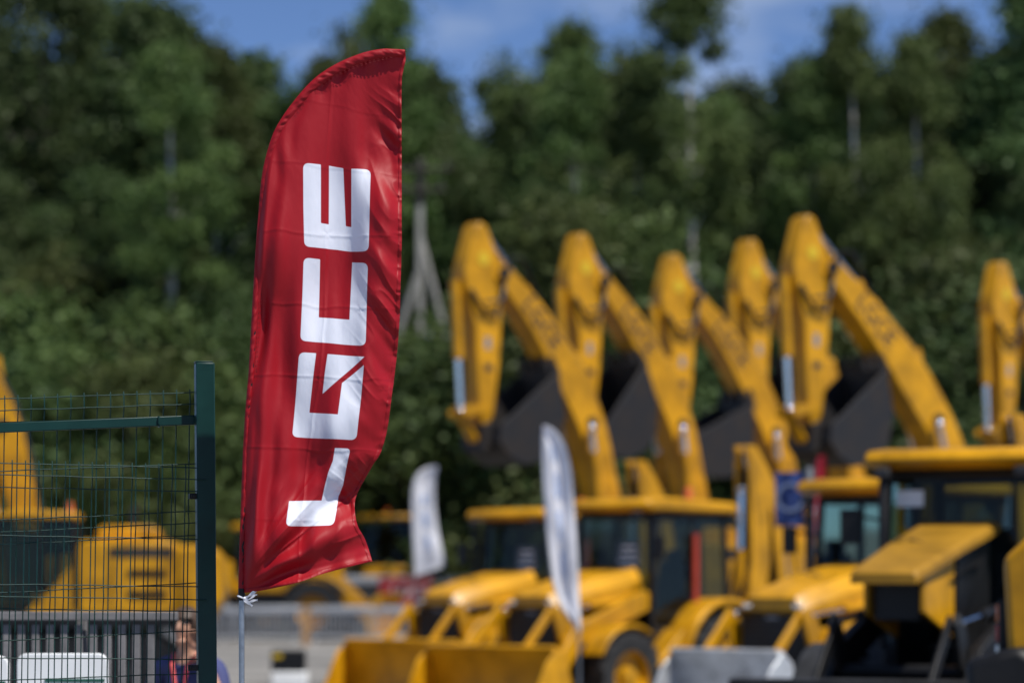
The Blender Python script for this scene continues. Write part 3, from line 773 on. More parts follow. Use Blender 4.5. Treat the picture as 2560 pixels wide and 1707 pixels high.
LOGO = None
def backhoe(bw=1.15, bz=0.0, high=False, arm=None, guard=None, side_black=False, bucket_mat=None, red_strip=True, sheet=True):
    """local +x is the front; rear axle over the origin"""
    root = empty('backhoe_loader')
    ch = MB(); ch.box2((-1.2, -.40, .55), (2.5, .40, .95)); ch.box2((-1.25, -.95, .62), (-1.0, .95, .92)); ch.box2((1.55, -.55, .4), (2.05, .55, .62)); ch.build('chassis', BLK, root, .02)
    # bonnet: sloping, chamfered edges
    W = .46
    sec = lambda x, zt, w, zb: [(x, -w, zb), (x, -w, zt-.16), (x, -w+.12, zt), (x, w-.12, zt), (x, w, zt-.16), (x, w, zb)]
    bn = MB(); S = [sec(1.12, 2.00, .52, 1.58), sec(1.9, 1.86, .49, 1.42), sec(2.55, 1.70, .45, 1.46), sec(2.70, 1.62, .42, 1.48)]
    if high:
        slab = lambda x, zt, w: [(x, -w, zt-.09), (x, -w, zt-.03), (x, -w+.03, zt), (x, w-.03, zt), (x, w, zt-.03), (x, w, zt-.09)]
        S = [slab(1.12, 2.28, .36), slab(2.0, 2.10, .34), slab(2.95, 1.88, .30), slab(3.05, 1.84, .28)]
    vs = [p for s in S for p in s]; fs = []
    for i in range(3):
        for k in range(5): fs.append((i*6+k, i*6+k+1, (i+1)*6+k+1, (i+1)*6+k))
    fs += [tuple(range(5, -1, -1)), tuple(range(18, 24))]
    bo = bn.add(vs, [f[::-1] for f in fs]).build('bonnet', YEL_SHADED if high else YEL, root, .015)
    lt = link('lettering', LOGO_S, bo); lt.location = (1.95, 0, 2.095 if high else 1.856); lt.rotation_euler = (0, math.radians(12), math.pi/2)
    MB().add([(1.5, .30, 1.945), (2.2, .27, 1.795), (2.2, .30, 1.794), (1.5, .33, 1.944)], [(0, 1, 2, 3)]).build('bonnet_stripe', BLK, bo)
    if high:
        for s in (-1, 1):
            MB().prism([(1.15, .95), (1.15, 2.17), (2.02, 1.99), (2.02, .95)], s*.25, s*.28).build('side_panel', BLK, bo, .008)
            MB().prism([(2.04, 1.30), (2.04, 1.99), (2.80, 1.82), (2.80, 1.52)], s*.22, s*.26).build('side_cover', YEL, bo, .01)
    for s in (() if high else (-1, 1)):
        sd = MB().prism([(1.15, .95), (1.15, 1.57), (1.9, 1.41), (2.56, 1.27), (2.56, .9)], s*.43, s*.47)
        sd.build('side_panel', BLK if side_black else YEL, bo, .008)
        if side_black: MB().prism([(1.95, 1.0), (1.95, 1.39), (2.57, 1.26), (2.57, 1.0)], s*.472, s*.485).build('side_cover', YEL, bo, .006)
        vt = MB()
        for k in range(5): vt.box((1.5, s*.476, 1.05+.07*k), (.45, .012, .022), (0, .1, 0))
        vt.build('side_vent', BLK, bo)
    gr = MB(); gr.box2((2.565, -.43, .86), (2.68, .43, 1.47)) if not high else gr.box2((2.66, -.20, 1.45), (2.72, .20, 1.80)); gl = gr.build('grille', BLK, root, .02)
    gm = MB(); gx0 = 2.686 if not high else 2.726; gw_ = .74 if not high else .36; gz0 = .92 if not high else 1.47
    for k in range(9): gm.box((gx0, 0, gz0+(.055 if not high else .034)*k), (.012, gw_, .018 if not high else .012))
    gm.build('grille_slats', DKG, gl)
    em = MB().box((gx0+.004, 0, gz0+(.49 if not high else .30)), (.012, .16, .03)); em.build('badge', GRY, gl)
    for s in (() if high else (-1, 1)):
        h = MB().box((2.70, s*.34, 1.53), (.04, .12, .05)); h.build('headlight', LAMP, root, .015)
    bp = MB().box((2.72, 0, .80), (.12, .9, .10)); bp.build('front_bumper', DKG, root, .01)
    # exhaust
    ex = MB().tube([(1.30, -.62, 1.5), (1.30, -.62, 2.62), (1.24, -.62, 2.70)], .045, 10); ex.build('exhaust', BLK, root)
    # cab
    cab = empty('cab'); cab.parent = root
    X0, X1, W = -.42, 1.12, .70
    lo = MB().box2((X0, -W, .92), (X1, W, 1.22)); lo.box2((X0, -W, .92), (X0+.25, W, 1.55)); lo.build('cab_base', BLK, cab, .02)
    fr = MB()
    for s in (-1, 1):
        fr.tube([(X1, s*W, 1.2), (X1-.10, s*(W-.03), 2.72)], .04, 8); fr.tube([(.30, s*W, 1.2), (.30, s*(W-.03), 2.72)], .035, 8)
        fr.tube([(X0, s*W, 1.3), (X0+.05, s*(W-.03), 2.72)], .045, 8); fr.tube([(X1-.1, s*(W-.03), 2.70), (X0+.05, s*(W-.03), 2.70)], .045, 8)
    for x in (X1-.10, X0+.05): fr.tube([(x, -W+.03, 2.70), (x, W-.03, 2.70)], .045, 8)
    fr.build('cab_frame', BLK, cab)
    pane('windscreen', [(X1+.005, -W+.03, 1.25), (X1+.005, W-.03, 1.25), (X1-.09, W-.05, 2.68), (X1-.09, -W+.05, 2.68)], cab)
    pane('rear_window', [(X0-.005, W-.03, 1.5), (X0-.005, -W+.03, 1.5), (X0+.045, -W+.05, 2.68), (X0+.045, W-.05, 2.68)], cab)
    for s in (-1, 1):
        d = [(X1-.04, s*(W+.004), 1.25), (.33, s*(W+.004), 1.25), (.33, s*(W-.02), 2.67), (X1-.12, s*(W-.02), 2.67)]
        dr = pane('door_window', d if s > 0 else d[::-1], cab)
        MB().box((.42, s*(W+.03), 1.62), (.16, .03, .03)).build('door_handle', BLK, dr)
        d = [(.27, s*(W+.004), 1.5), (X0+.03, s*(W+.004), 1.5), (X0+.07, s*(W-.02), 2.67), (.27, s*(W-.02), 2.67)]
        pane('side_window', d if s > 0 else d[::-1], cab)
    if red_strip:
        MB().tube([(.30, W+.05, 1.0), (.30, W+.05, 2.45)], .04, 8).build('grab_rail', REDORG, cab)
    rf = MB(); rf.prism([(-.55, 2.78), (-.50, 2.88), (.9, 2.93), (1.28, 2.90), (1.36, 2.80), (1.2, 2.74), (-.5, 2.74)], -.80, .80); rfo = rf.build('roof', YEL, cab, .04)
    for x, sgn in ((1.33, 1), (-.55, -1)):
        for s in (-1, 1):
            lm = MB().box((x, s*.62, 2.70), (.07, .14, .09)); lm.build('work_light', DKG, cab, .015)
    bc = MB().lathe([(.06, 0), (.065, .03), (.05, .04), (.05, .14), (.035, .17), (.001, .175)], (.1, .45, 2.92), 'z', 14); bc.build('beacon', AMB, cab)
    st = MB(); st.box((.15, 0, 1.38), (.48, .5, .14)); st.box((-.08, 0, 1.75), (.12, .48, .68), (0, -.12, 0)); st.box((-.12, 0, 2.15), (.09, .26, .2)); st.build('seat', SEATM, cab, .04)
    sw = MB().tube([(.75, 0, 1.25), (.58, 0, 1.75)], .035, 8); sw.lathe([(.20, -.015), (.215, 0), (.20, .015), (.185, 0), (.20, -.015)], (.57, 0, 1.77), 'z', 20); sw.build('steering_wheel', BLK, cab)
    if sheet:
        sp = MB().add([(X1-.018, .02, 1.75), (X1-.018, .46, 1.75), (X1-.058, .46, 2.35), (X1-.058, .02, 2.35)], [(0, 1, 2, 3)]); spo = sp.build('notice_sheet', SHEET, cab)
        ln = MB()
        for k in range(6): ln.box((X1-.020-.006*k, .24, 1.82+.09*k), (.004, .34-.05*(k % 3), .03))
        ln.build('notice_lines', WHT, spo)
    for s in (-1, 1):
        mr = MB().tube([(X1-.05, s*W, 2.3), (X1+.12, s*(W+.22), 2.35)], .015, 6); mr.box((X1+.13, s*(W+.24), 2.25), (.04, .18, .30)); mr.build('mirror', BLK, cab)
    # mudguards
    for s in (-1, 1):
        MB().prism(arc_prof(0, .70, .82, .90, math.radians(-8), math.radians(190)), s*.62, s*1.12).build('rear_mudguard', guard or YEL, root, .02)
        MB().prism([(.72, 1.02), (1.25, .70), (1.42, .70), (1.25, .86), (.86, 1.2)], s*.70, s*1.05).build('step', guard or YEL, root, .015)
        MB().prism(arc_prof(1.85, .58, .64, .675, math.radians(25), math.radians(125)), s*.68, s*1.04).build('front_mudguard', guard or YEL, root, .015)
        wheel('rear_wheel', root, (0, s*.86, .70), .70, .46, s)
        wheel('front_wheel', root, (1.85, s*.86, .58), .58, .36, s, 16)
    MB().cyl((1.85, -.7, .53), (1.85, .7, .53), .09, 10).build('front_axle', DKG, root)
    MB().cyl((0, -.7, .7), (0, .7, .7), .12, 10).build('rear_axle', DKG, root)
    # front loader
    ld = empty('loader'); ld.parent = root
    for s in (-1, 1):
        MB().prism([(1.02, 1.62), (1.22, 1.70), (2.55, 1.22), (3.02, .58), (3.18, .30), (3.02, .24), (2.80, .52), (2.42, 1.00), (1.05, 1.46)], s*.56, s*.66).build('loader_arm', arm or YEL, ld, .012)
        MB().prism([(2.45, 1.00), (2.62, 1.42), (2.78, 1.52), (2.86, 1.42), (2.72, 1.05)], s*.50, s*.55).build('tilt_lever', arm or YEL, ld, .01)
        MB().prism([(2.78, 1.40), (2.84, 1.50), (3.34, .98), (3.30, .86)], s*.46, s*.50).build('tilt_link', arm or YEL, ld, .008)
        cylinder('lift_cylinder', ld, (1.45, s*.60, .72), (2.35, s*.60, .98), .05, .6, BLK)
        cylinder('tilt_cylinder', ld, (1.30, s*.52, 1.58), (2.68, s*.52, 1.44), .045, .62, arm or YEL)
    MB().cyl((2.60, -.62, 1.04), (2.60, .62, 1.04), .06, 10).build('cross_tube', arm or YEL, ld)
    bk = MB(); BW = bw
    outer = [(3.16, .10), (3.14, .52), (3.24, .86), (3.42, 1.00), (3.52, .98), (3.38, .80), (3.30, .50), (3.34, .20), (3.95, .09), (4.02, .05), (3.3, .05)]
    bk.prism(outer, -BW, BW)
    bko = bk.build('bucket', bucket_mat or YEL, ld, .01); bko.location.z = bz
    for s in (-1, 1):
        MB().prism([(3.17, .08), (3.2, .6), (3.40, .97), (3.62, .80), (4.0, .07)], s*(BW-.001), s*(BW+.03)).build('bucket_side', bucket_mat or YEL, bko, .006)
    MB().box((3.98, 0, .045), (.16, 2*BW, .03)).build('cutting_edge', WSTEEL, bko, .004)
    # rear digging arm, folded upright
    bh = empty('digging_arm'); bh.parent = root
    MB().prism([(-1.22, .55), (-1.22, 1.25), (-1.55, 1.30), (-1.62, .60)], -.30, .30).build('swing_post', YEL, bh, .02)
    MB().prism([(-1.40, .85), (-1.62, .85), (-2.02, 2.1), (-1.98, 3.0), (-1.72, 3.55), (-1.55, 3.55), (-1.58, 2.9), (-1.60, 2.1)], -.15, -.085).build('boom', YEL, bh, .012)
    MB().prism([(-1.50, 3.72), (-1.74, 3.72), (-2.30, 3.05), (-2.42, 1.55), (-2.30, 1.50), (-2.08, 2.8), (-1.62, 3.35)], -.115, -.06).build('dipper', YEL, bh, .01)
    BO = [(-1.40, .85), (-1.62, .85), (-2.02, 2.1), (-1.98, 3.0), (-1.72, 3.55), (-1.55, 3.55), (-1.58, 2.9), (-1.60, 2.1)]
    MB().prism(BO, .085, .15).build('boom_plate', YEL, bh, .012)
    MB().prism([(-1.48, .95), (-1.60, .95), (-1.95, 2.1), (-1.92, 2.9), (-1.72, 3.4), (-1.62, 3.4), (-1.66, 2.9), (-1.68, 2.1)], -.084, .084).build('boom_web', BLK, bh)
    MB().prism([(-1.50, 3.72), (-1.74, 3.72), (-2.30, 3.05), (-2.42, 1.55), (-2.30, 1.50), (-2.08, 2.8), (-1.62, 3.35)], .06, .115).build('dipper_plate', YEL, bh, .01)
    MB().prism([(-1.60, 3.64), (-1.74, 3.64), (-2.26, 3.0), (-2.36, 1.7), (-2.30, 1.7), (-2.14, 2.8), (-1.70, 3.4)], -.059, .059).build('dipper_web', DKG, bh)
    cylinder('boom_cylinder', bh, (-1.5, .0, 1.25), (-1.55, 0, 3.1), .065, .55, YEL)
    cylinder('dipper_cylinder', bh, (-2.0, 0, 2.0), (-1.62, .0, 3.66), .06, .58, YEL)
    cylinder('bucket_cylinder', bh, (-2.36, 0, 3.0), (-2.60, .0, 1.75), .05, .6, YEL)
    hb = MB().prism([(-2.36, 1.55), (-2.62, 1.75), (-2.72, 1.5), (-2.70, 1.05), (-2.45, .78), (-2.12, .80), (-2.0, 1.0), (-2.3, 1.05), (-2.45, 1.3)], -.3, .3); hb.build('rear_bucket', DKG, bh, .01)
    ho = MB()
    for j in range(4): ho.tube([(-1.3, -.1+.06*j, 1.2), (-1.5, -.14+.08*j, 1.8), (-1.75, -.16+.1*j, 2.6), (-1.6, -.16+.1*j, 3.3)], .018, 6)
    ho.build('hoses', BLK, bh)
    for s in (-1, 1):
        MB().prism([(-1.10, .5), (-1.10, 1.55), (-1.28, 1.55), (-1.28, .5)], s*.82, s*1.0).build('stabiliser', YEL, root, .01)
        MB().box((-1.19, s*.91, .48), (.34, .30, .06)).build('stabiliser_foot', BLK, root, .01)
    return root

def excavator(long=False):
    """local +x is the front of the raised boom; slewing centre over the origin"""
    root = empty('excavator')
    for s in (-1, 1):
        tk = empty('track', (0, s*1.15, 0)); tk.parent = root
        A = np.linspace(math.pi/2, 3*math.pi/2, 9); loop = [(-1.6+.44*math.cos(a), .46+.44*math.sin(a)) for a in A] + [(1.6-.44*math.cos(a), .46-.44*math.sin(a)) for a in A]
        b = MB().prism(loop, -.28, .28)
        for (px_, pz_), (qx, qz) in zip(loop, loop[1:]+loop[:1]):
            n_ = max(1, int(math.hypot(qx-px_, qz-pz_)/.19))
            for k in range(n_):
                t = (k+.5)/n_; b.box((px_+(qx-px_)*t, 0, pz_+(qz-pz_)*t), (.05, .6, .05))
        b.build('track_belt', BLK, tk)
        rl_ = MB()
        for k in range(6): rl_.cyl((-1.3+.52*k, -.29, .30), (-1.3+.52*k, .29, .30), .12, 10)
        rl_.build('rollers', DKG, tk); MB().box((0, 0, .5), (2.7, .36, .25)).build('track_frame', YEL, tk, .02)
    MB().box((0, 0, .65), (1.6, 1.8, .4)).build('undercarriage', DKG, root, .03)
    MB().lathe([(.001, .85), (.62, .85), (.62, 1.05), (.001, 1.05)], (0, 0, 0), 'z', 24).build('slew_ring', BLK, root)
    MB().box2((-2.0, -1.25, 1.05), (1.15, 1.25, 1.30)).build('turntable', BLK, root, .02)
    en = MB().prism([(-2.05, 1.30), (-2.05, 2.42), (-1.95, 2.55), (-.45, 2.55), (-.38, 2.42), (-.38, 1.30)], -1.26, 1.26).build('engine_housing', YEL, root, .04)
    cw = MB().prism([(-2.75, 1.35), (-2.85, 1.6), (-2.80, 2.30), (-2.62, 2.46), (-2.06, 2.46), (-2.06, 1.12), (-2.5, 1.12)], -1.30, 1.30).build('counterweight', YEL, root, .08)
    for s in (-1, 1):
        for k, zz in enumerate((1.98, 1.62)):
            vv = MB()
            vv.box((-1.55, s*1.264, zz), (.66, .012, .13))
            for j in range(3): vv.box((-1.55, s*1.272, zz-.04+.04*j), (.64, .012, .014))
            vv.build('louvre', BLK, en)
        MB().box((-.95, s*1.264, 1.75), (.02, .012, .85)).build('panel_gap', BLK, en)
        MB().box((-1.45, s*1.264, 2.34), (1.1, .012, .17)).build('side_stripe', DKG, en)
    MB().prism([(-1.7, 2.555), (-1.7, 2.74), (-1.6, 2.80), (-.75, 2.80), (-.65, 2.70), (-.65, 2.555)], -.85, .7).build('bonnet', YEL, root, .03)
    MB().tube([(-1.2, -.6, 2.75), (-1.2, -.6, 3.1), (-1.3, -.6, 3.2)], .06, 10).build('exhaust', DKG, root)
    MB().prism([(-.36, 1.30), (-.36, 2.3), (.2, 2.3), (.95, 1.9), (1.15, 1.6), (1.15, 1.30)], -1.26, -.50).build('tank_cover', YEL, root, .03)
    hr = MB().tube([(-.3, -1.2, 2.3), (-.3, -1.2, 2.75), (.5, -1.2, 2.75), (.8, -1.2, 2.0)], .025, 6); hr.build('handrail', BLK, root)
    # cab on the left side
    cab = empty('cab'); cab.parent = root
    X0, X1, Y0, Y1 = -.34, 1.30, .38, 1.24
    lo = MB().prism([(X0, 1.30), (X0, 1.75), (.1, 1.75), (.35, 1.42), (X1, 1.42), (X1, 1.30)], Y0, Y1); lo.build('cab_base', BLK, cab, .02)
    MB().prism([(X0-.01, 1.31), (X0-.01, 2.2), (.02, 1.75), (.5, 1.31)], Y1+.002, Y1+.02).build('door_panel', YEL, cab, .005)
    fr = MB()
    for y in (Y0, Y1):
        fr.tube([(X1, y, 1.4), (X1-.02, y, 2.1), (X1-.35, y, 2.92)], .04, 8); fr.tube([(.25, y, 1.4), (.25, y, 2.92)], .035, 8); fr.tube([(X0, y, 1.4), (X0+.03, y, 2.92)], .05, 8); fr.tube([(X1-.35, y, 2.92), (X0, y, 2.92)], .05, 8)
    fr.build('cab_frame', BLK, cab)
    MB().prism([(X0-.06, 2.90), (X0-.04, 3.02), (.7, 3.05), (X1-.22, 3.0), (X1-.15, 2.92)], Y0-.05, Y1+.05).build('roof', YEL, cab, .03)
    pane('windscreen', [(X1+.01, Y0, 1.42), (X1+.01, Y1, 1.42), (X1-.01, Y1, 2.1), (X1-.34, Y1, 2.9), (X1-.34, Y0, 2.9), (X1-.01, Y0, 2.1)], cab)
    for y in (Y0-.01, Y1+.01):
        p = [(X1-.03, y, 1.45), (.28, y, 1.45), (.28, y, 2.88), (X1-.37, y, 2.88), (X1-.05, y, 2.1)]; pane('door_window', p if y > .8 else p[::-1], cab)
        p = [(.22, y, 1.78), (X0+.03, y, 1.78), (X0+.05, y, 2.88), (.22, y, 2.88)]; pane('side_window', p if y > .8 else p[::-1], cab)
    pane('rear_window', [(X0-.005, Y1, 1.8), (X0-.005, Y0, 1.8), (X0+.02, Y0, 2.88), (X0+.02, Y1, 2.88)], cab)
    st = MB(); st.box((.25, .81, 1.72), (.46, .48, .14)); st.box((.02, .81, 2.1), (.12, .46, .65), (0, -.1, 0)); st.build('seat', SEATM, cab, .04)
    MB().lathe([(.06, 0), (.065, .03), (.05, .04), (.05, .14), (.001, .17)], (-.2, .6, 3.04), 'z', 12).build('beacon', AMB, cab)
    for s in (.55, 1.1): MB().box((X1-.2, s, 3.06), (.1, .14, .1)).build('work_light', LAMP, cab, .01)
    # boom
    cl2 = [(.45, 1.75, .42), (.72, 2.6, .54), (1.14, 3.55, .64), (1.78, 4.62, .70), (2.95, 5.90, .54), (4.20, 6.95, .34)]
    sh_ = 0.0 if long else -1.05
    if not long: cl2 = [(.45, 1.75, .40), (.56, 2.5, .48), (.90, 3.62, .56), (1.27, 4.66, .64), (2.20, 6.02, .50), (3.15, 6.95, .34)]
    c = catmull([(a, b) for a, b, _ in cl2], 26); wds = np.interp(np.linspace(0, 1, 26), np.linspace(0, 1, 6), [w for *_, w in cl2])
    t = np.gradient(c, axis=0); t /= np.linalg.norm(t, axis=1)[:, None]; nn = np.stack([-t[:, 1], t[:, 0]], 1)
    prof = [tuple(c[i]+nn[i]*wds[i]/2) for i in range(26)] + [tuple(c[i]-nn[i]*wds[i]/2) for i in range(25, -1, -1)]
    bm_ = MB().prism(prof, -.22, .22); boom = bm_.build('boom', YEL, root, .025)
    for s in (-1, 1):
        lt = link('lettering', LOGO_B, boom); u = Vector((c[22][0]-c[18][0], 0, c[22][1]-c[18][1])).normalized()
        # letters run up the boom on the side facing the left of the machine
        p = Vector((c[20][0], s*.224, c[20][1])); 
        xdir = -u if s > 0 else u; ydir = Vector((-xdir.z, 0, xdir.x)) if s < 0 else Vector((xdir.z, 0, -xdir.x))
        ydir = Vector((abs(u.z), 0, 0)) if False else ydir
        if ydir.z < 0: ydir = -ydir
        zdir = xdir.cross(ydir)
        M = Matrix((xdir, ydir, zdir)).transposed().to_4x4(); M.translation = p
        lt.matrix_local = M
        for bx_, bz_ in ((c[12][0], c[12][1]), (4.16+sh_, 6.90)): MB().cyl((bx_, s*.20, bz_), (bx_, s*.27, bz_), .10, 14).build('pivot_boss', DKG, boom)
    cylinder('boom_cylinder', root, (.95, .36, 1.55), (c[12][0]+.1, .34, c[12][1]-.1), .085, .86, YEL)
    cylinder('boom_cylinder', root, (.95, -.36, 1.55), (c[12][0]+.1, -.34, c[12][1]-.1), .085, .86, YEL)
    MB().prism([(c[15][0]-.3, c[15][1]+.2), (c[15][0]-.22, c[15][1]+.55), (c[15][0]+.04, c[15][1]+.5), (c[15][0]+.1, c[15][1]+.25)], -.12, .12).build('cylinder_bracket', YEL, boom, .01)
    cylinder('stick_cylinder', root, (c[15][0]-.08, 0, c[15][1]+.5), (4.38+sh_, 0, 7.52), .10, .56, YEL)
    for s in (-1, 1):
        MB().tube([(c[20][0]-.05, s*.12, c[20][1]+.34), (c[23][0]-.02, s*.26, c[23][1]+.55), (4.10+sh_, s*.30, 7.15), (4.22+sh_, s*.26, 6.7)], .032, 6).build('hose', BLK, boom)
    pp = MB()
    for s in (-1, 1): pp.tube([tuple((c[i][0]+nn[i][0]*(wds[i]/2+.03), s*.14, c[i][1]+nn[i][1]*(wds[i]/2+.03))) for i in range(4, 25, 3)], .028, 6)
    pp.build('pipes', DKG, boom)
    # stick
    sp = [(4.70, 7.64), (4.60, 7.72), (4.48, 7.66), (4.14, 6.98), (4.12, 6.5), (4.21, 5.4), (4.32, 4.6), (4.44, 4.36), (4.58, 4.36), (4.64, 4.8), (4.70, 6.0), (4.88, 6.55), (4.94, 6.9)]
    stick = MB().prism(sp, -.17, .17).build('stick', YEL, root, .03)
    for s in (-1, 1):
        MB().lathe([(.001, s*.174), (.11, s*.174), (.11, s*.182), (.001, s*.182)], (4.55, 0, 7.12), 'y', 20).build('sticker', YELB, stick)
        MB().box((4.46, s*.174, 5.75), (.12, .006, .20)).build('grey_decal', GRY, stick)
        MB().box((4.44, s*.174, 5.35), (.16, .006, .10)).build('black_decal', INK, stick)
        hs = MB().tube([(4.13, s*.17, 6.6), (4.33, s*.24, 6.2), (4.63, s*.24, 6.3), (4.83, s*.20, 6.6)], .035, 6); hs.tube([(4.06, s*.16, 6.9), (4.23, s*.26, 6.45), (4.58, s*.26, 6.4)], .03, 6); hs.build('hoses', DKG, stick)
    cylinder('bucket_cylinder', root, (5.01, 0, 6.75), (4.88, 0, 4.62), .09, .60, YEL)
    MB().prism([(4.58, 4.62), (4.52, 4.74), (4.92, 4.72), (5.00, 4.58), (4.92, 4.50)], .13, .21).build('link_arm', YEL, root, .01)
    MB().prism([(4.58, 4.62), (4.52, 4.74), (4.92, 4.72), (5.00, 4.58), (4.92, 4.50)], -.21, -.13).build('link_arm', YEL, root, .01)
    MB().prism([(4.88, 4.56), (5.00, 4.64), (4.58, 4.06), (4.44, 4.02)], -.11, .11).build('push_link', YEL, root, .01)
    # bucket
    BW = .46
    shell = [(4.44, 4.40), (4.48, 4.14), (4.30, 3.92), (3.96, 3.76), (3.48, 3.84), (3.18, 4.12), (3.06, 4.62), (3.16, 5.10), (3.22, 5.34)]
    sh = MB(); th = .05; n_ = len(shell)
    tt = np.gradient(np.array(shell), axis=0); tt /= np.linalg.norm(tt, axis=1)[:, None]; nr = np.stack([tt[:, 1], -tt[:, 0]], 1)
    inner = [(shell[i][0]-nr[i][0]*-th, shell[i][1]-nr[i][1]*-th) for i in range(n_)]
    for i in range(n_-1): sh.prism([shell[i], shell[i+1], inner[i+1], inner[i]], -BW, BW)
    bko = sh.build('bucket', BUCK, root)
    for s in (-1, 1): MB().prism(shell, s*BW, s*(BW+.04)).build('bucket_side', BUCK, bko, .008)
    MB().prism([(4.38, 4.0), (4.64, 4.0), (4.60, 4.42), (4.40, 4.48), (4.28, 4.3)], -.26, .26).build('bucket_ear', BUCK, bko, .01)
    for k in range(5):
        y = -BW+.06+k*(2*BW-.12)/4
        MB().prism([(3.16, 5.26), (3.26, 5.26), (3.32, 5.56), (3.29, 5.58), (3.12, 5.28)], y-.05, y+.05).build('tooth', BUCK, bko)
    for k_ in children(root):
        if k_.name.split('.')[0] in ('stick', 'bucket_cylinder', 'link_arm', 'push_link', 'bucket'): k_.location.x += sh_
    return root

def wheel_loader():
    root = empty('wheel_loader')
    MB().prism([(-3.0, 1.0), (-3.05, 1.9), (-2.85, 2.08), (-.9, 2.25), (-.75, 1.2), (-1.0, .9), (-2.6, .85)], -.95, .95).build('engine_hood', YEL, root, .05)
    MB().prism([(-3.2, .75), (-3.25, 1.25), (-2.9, 1.35), (-2.5, 1.1), (-2.5, .75)], -1.2, 1.2).build('counterweight', BLK, root, .06)
    MB().box2((-3.09, -.42, 1.3), (-3.02, .42, 1.85)).build('radiator_grille', BLK, root, .01)
    MB().box2((-.9, -.65, .8), (1.0, .65, 1.35)).build('chassis', BLK, root, .03)
    for s in (-1, 1):
        lm = empty('tail_lamp'); lm.parent = root
        MB().box((-3.08, s*.62, 1.42), (.06, .26, .44)).build('lamp_housing', BLK, lm, .01)
        for k, m_ in enumerate((AMB, REDP, LAMP)): MB().box((-3.12, s*.62, 1.55-.13*k), (.03, .18, .11)).build(('amber_lens', 'red_lens', 'clear_lens')[k], m_, lm, .006)
        wheel('rear_wheel', root, (-1.6, s*1.0, .82), .82, .6, s, 20, rim_r=.56)
        wheel('front_wheel', root, (1.55, s*1.0, .82), .82, .6, s, 20, rim_r=.56)
        MB().prism(arc_prof(-1.6, .82, .90, .97, math.radians(20), math.radians(165)), s*.72, s*1.3).build('mudguard', BLK, root, .015)
        MB().prism(arc_prof(1.55, .82, .90, .97, math.radians(30), math.radians(150)), s*.72, s*1.3).build('mudguard', BLK, root, .015)
        MB().prism([(.7, 1.9), (.9, 2.15), (2.0, 1.75), (3.1, .75), (3.3, .35), (3.05, .3), (2.6, .8), (1.7, 1.35)], s*.48, s*.60).build('loader_arm', YEL, root, .02)
        cylinder('lift_cylinder', root, (.6, s*.54, 1.0), (2.2, s*.54, 1.2), .08, .6, YEL)
    MB().prism([(1.7, 1.5), (1.8, 2.3), (2.0, 2.35), (2.3, 1.1)], -.12, .12).build('tilt_lever', YEL, root, .02)
    MB().prism([(3.1, .1), (3.08, .9), (3.4, 1.3), (3.6, 1.28), (3.35, .85), (3.35, .22), (4.2, .1), (4.25, .05), (3.2, .05)], -1.35, 1.35).build('bucket', YEL, root, .015)
    cab = empty('cab'); cab.parent = root
    MB().box2((-.75, -.72, 1.35), (.75, .72, 1.75)).build('cab_base', YEL, cab, .03)
    fr = MB()
    for sx_ in (-.72, .72):
        for s in (-1, 1): fr.tube([(sx_, s*.70, 1.7), (sx_*.94, s*.66, 3.1)], .045, 8)
    fr.build('cab_frame', BLK, cab)
    for s in (-1, 1):
        p = [(.70, s*.71, 1.76), (-.70, s*.71, 1.76), (-.66, s*.67, 3.08), (.66, s*.67, 3.08)]; pane('side_window', p if s > 0 else p[::-1], cab)
        p = [(s*.73, -.68, 1.76), (s*.73, .68, 1.76), (s*.69, .64, 3.08), (s*.69, -.64, 3.08)]; pane('windscreen' if s > 0 else 'rear_window', p if s > 0 else p[::-1], cab)
    MB().prism([(-.9, 3.1), (-.85, 3.26), (.85, 3.26), (.95, 3.1)], -.82, .82).build('roof', YEL, cab, .05)
    st = MB(); st.box((0, 0, 1.85), (.46, .48, .14)); st.box((-.22, 0, 2.25), (.12, .46, .65), (0, -.1, 0)); st.build('seat', SEATM, cab, .04)
    MB().lathe([(.06, 0), (.05, .04), (.05, .14), (.001, .17)], (0, .4, 3.26), 'z', 12).build('beacon', AMB, cab)
    return root

INK = mat('black_decal', (0.02, 0.02, 0.022), 0.5, 0, 0.1)
SHEET = mat('tinted_notice_sheet', (0.05, 0.07, 0.09), 0.5, 0, 0.2)
LOGO_B = text_mesh('LGCE', .42, INK, 'lettering'); LOGO_S = text_mesh('LGCE', .24, INK, 'lettering')

def put(o, x, y, hx, hy, label, cat, group, s=1.0, z=0.0):
    o.location = (x, y, z); o.rotation_euler = (0, 0, math.atan2(hy, hx)); o.scale = (s,)*3
    tag(o, label, cat, group); return o
GX = 'excavators with raised booms'
ex0 = excavator(); exL = excavator(True)
exs = [
 (1186, 48.0, .985, .0, 0, 'yellow excavator with raised arm nearest the red flag, first of the row'),
 (1442, 53.0, 1.04, .05, 11, 'yellow excavator second in the row of raised arms from the red flag'),
 (1676, 58.0, 1.065, -.07, -13, 'yellow excavator third in the row of raised arms, lowest of the middle three'),
 (1867, 62.5, 1.17, .04, 8, 'yellow excavator whose arm stands just left of the highest one'),
 (2006, 44.0, 0.935, -.02, 0, 'yellow excavator with the highest raised arm and long black lettering on its boom'),
 (2492, 52.0, 0.96, .10, -10, 'yellow excavator with its stick at the right edge, away from the others'),
]
hx, hy = -.77, -.638
def turn(px, pz, deg): return Matrix.Translation((px, 0, pz)) @ Matrix.Rotation(math.radians(deg), 4, 'Y') @ Matrix.Translation((-px, 0, -pz))
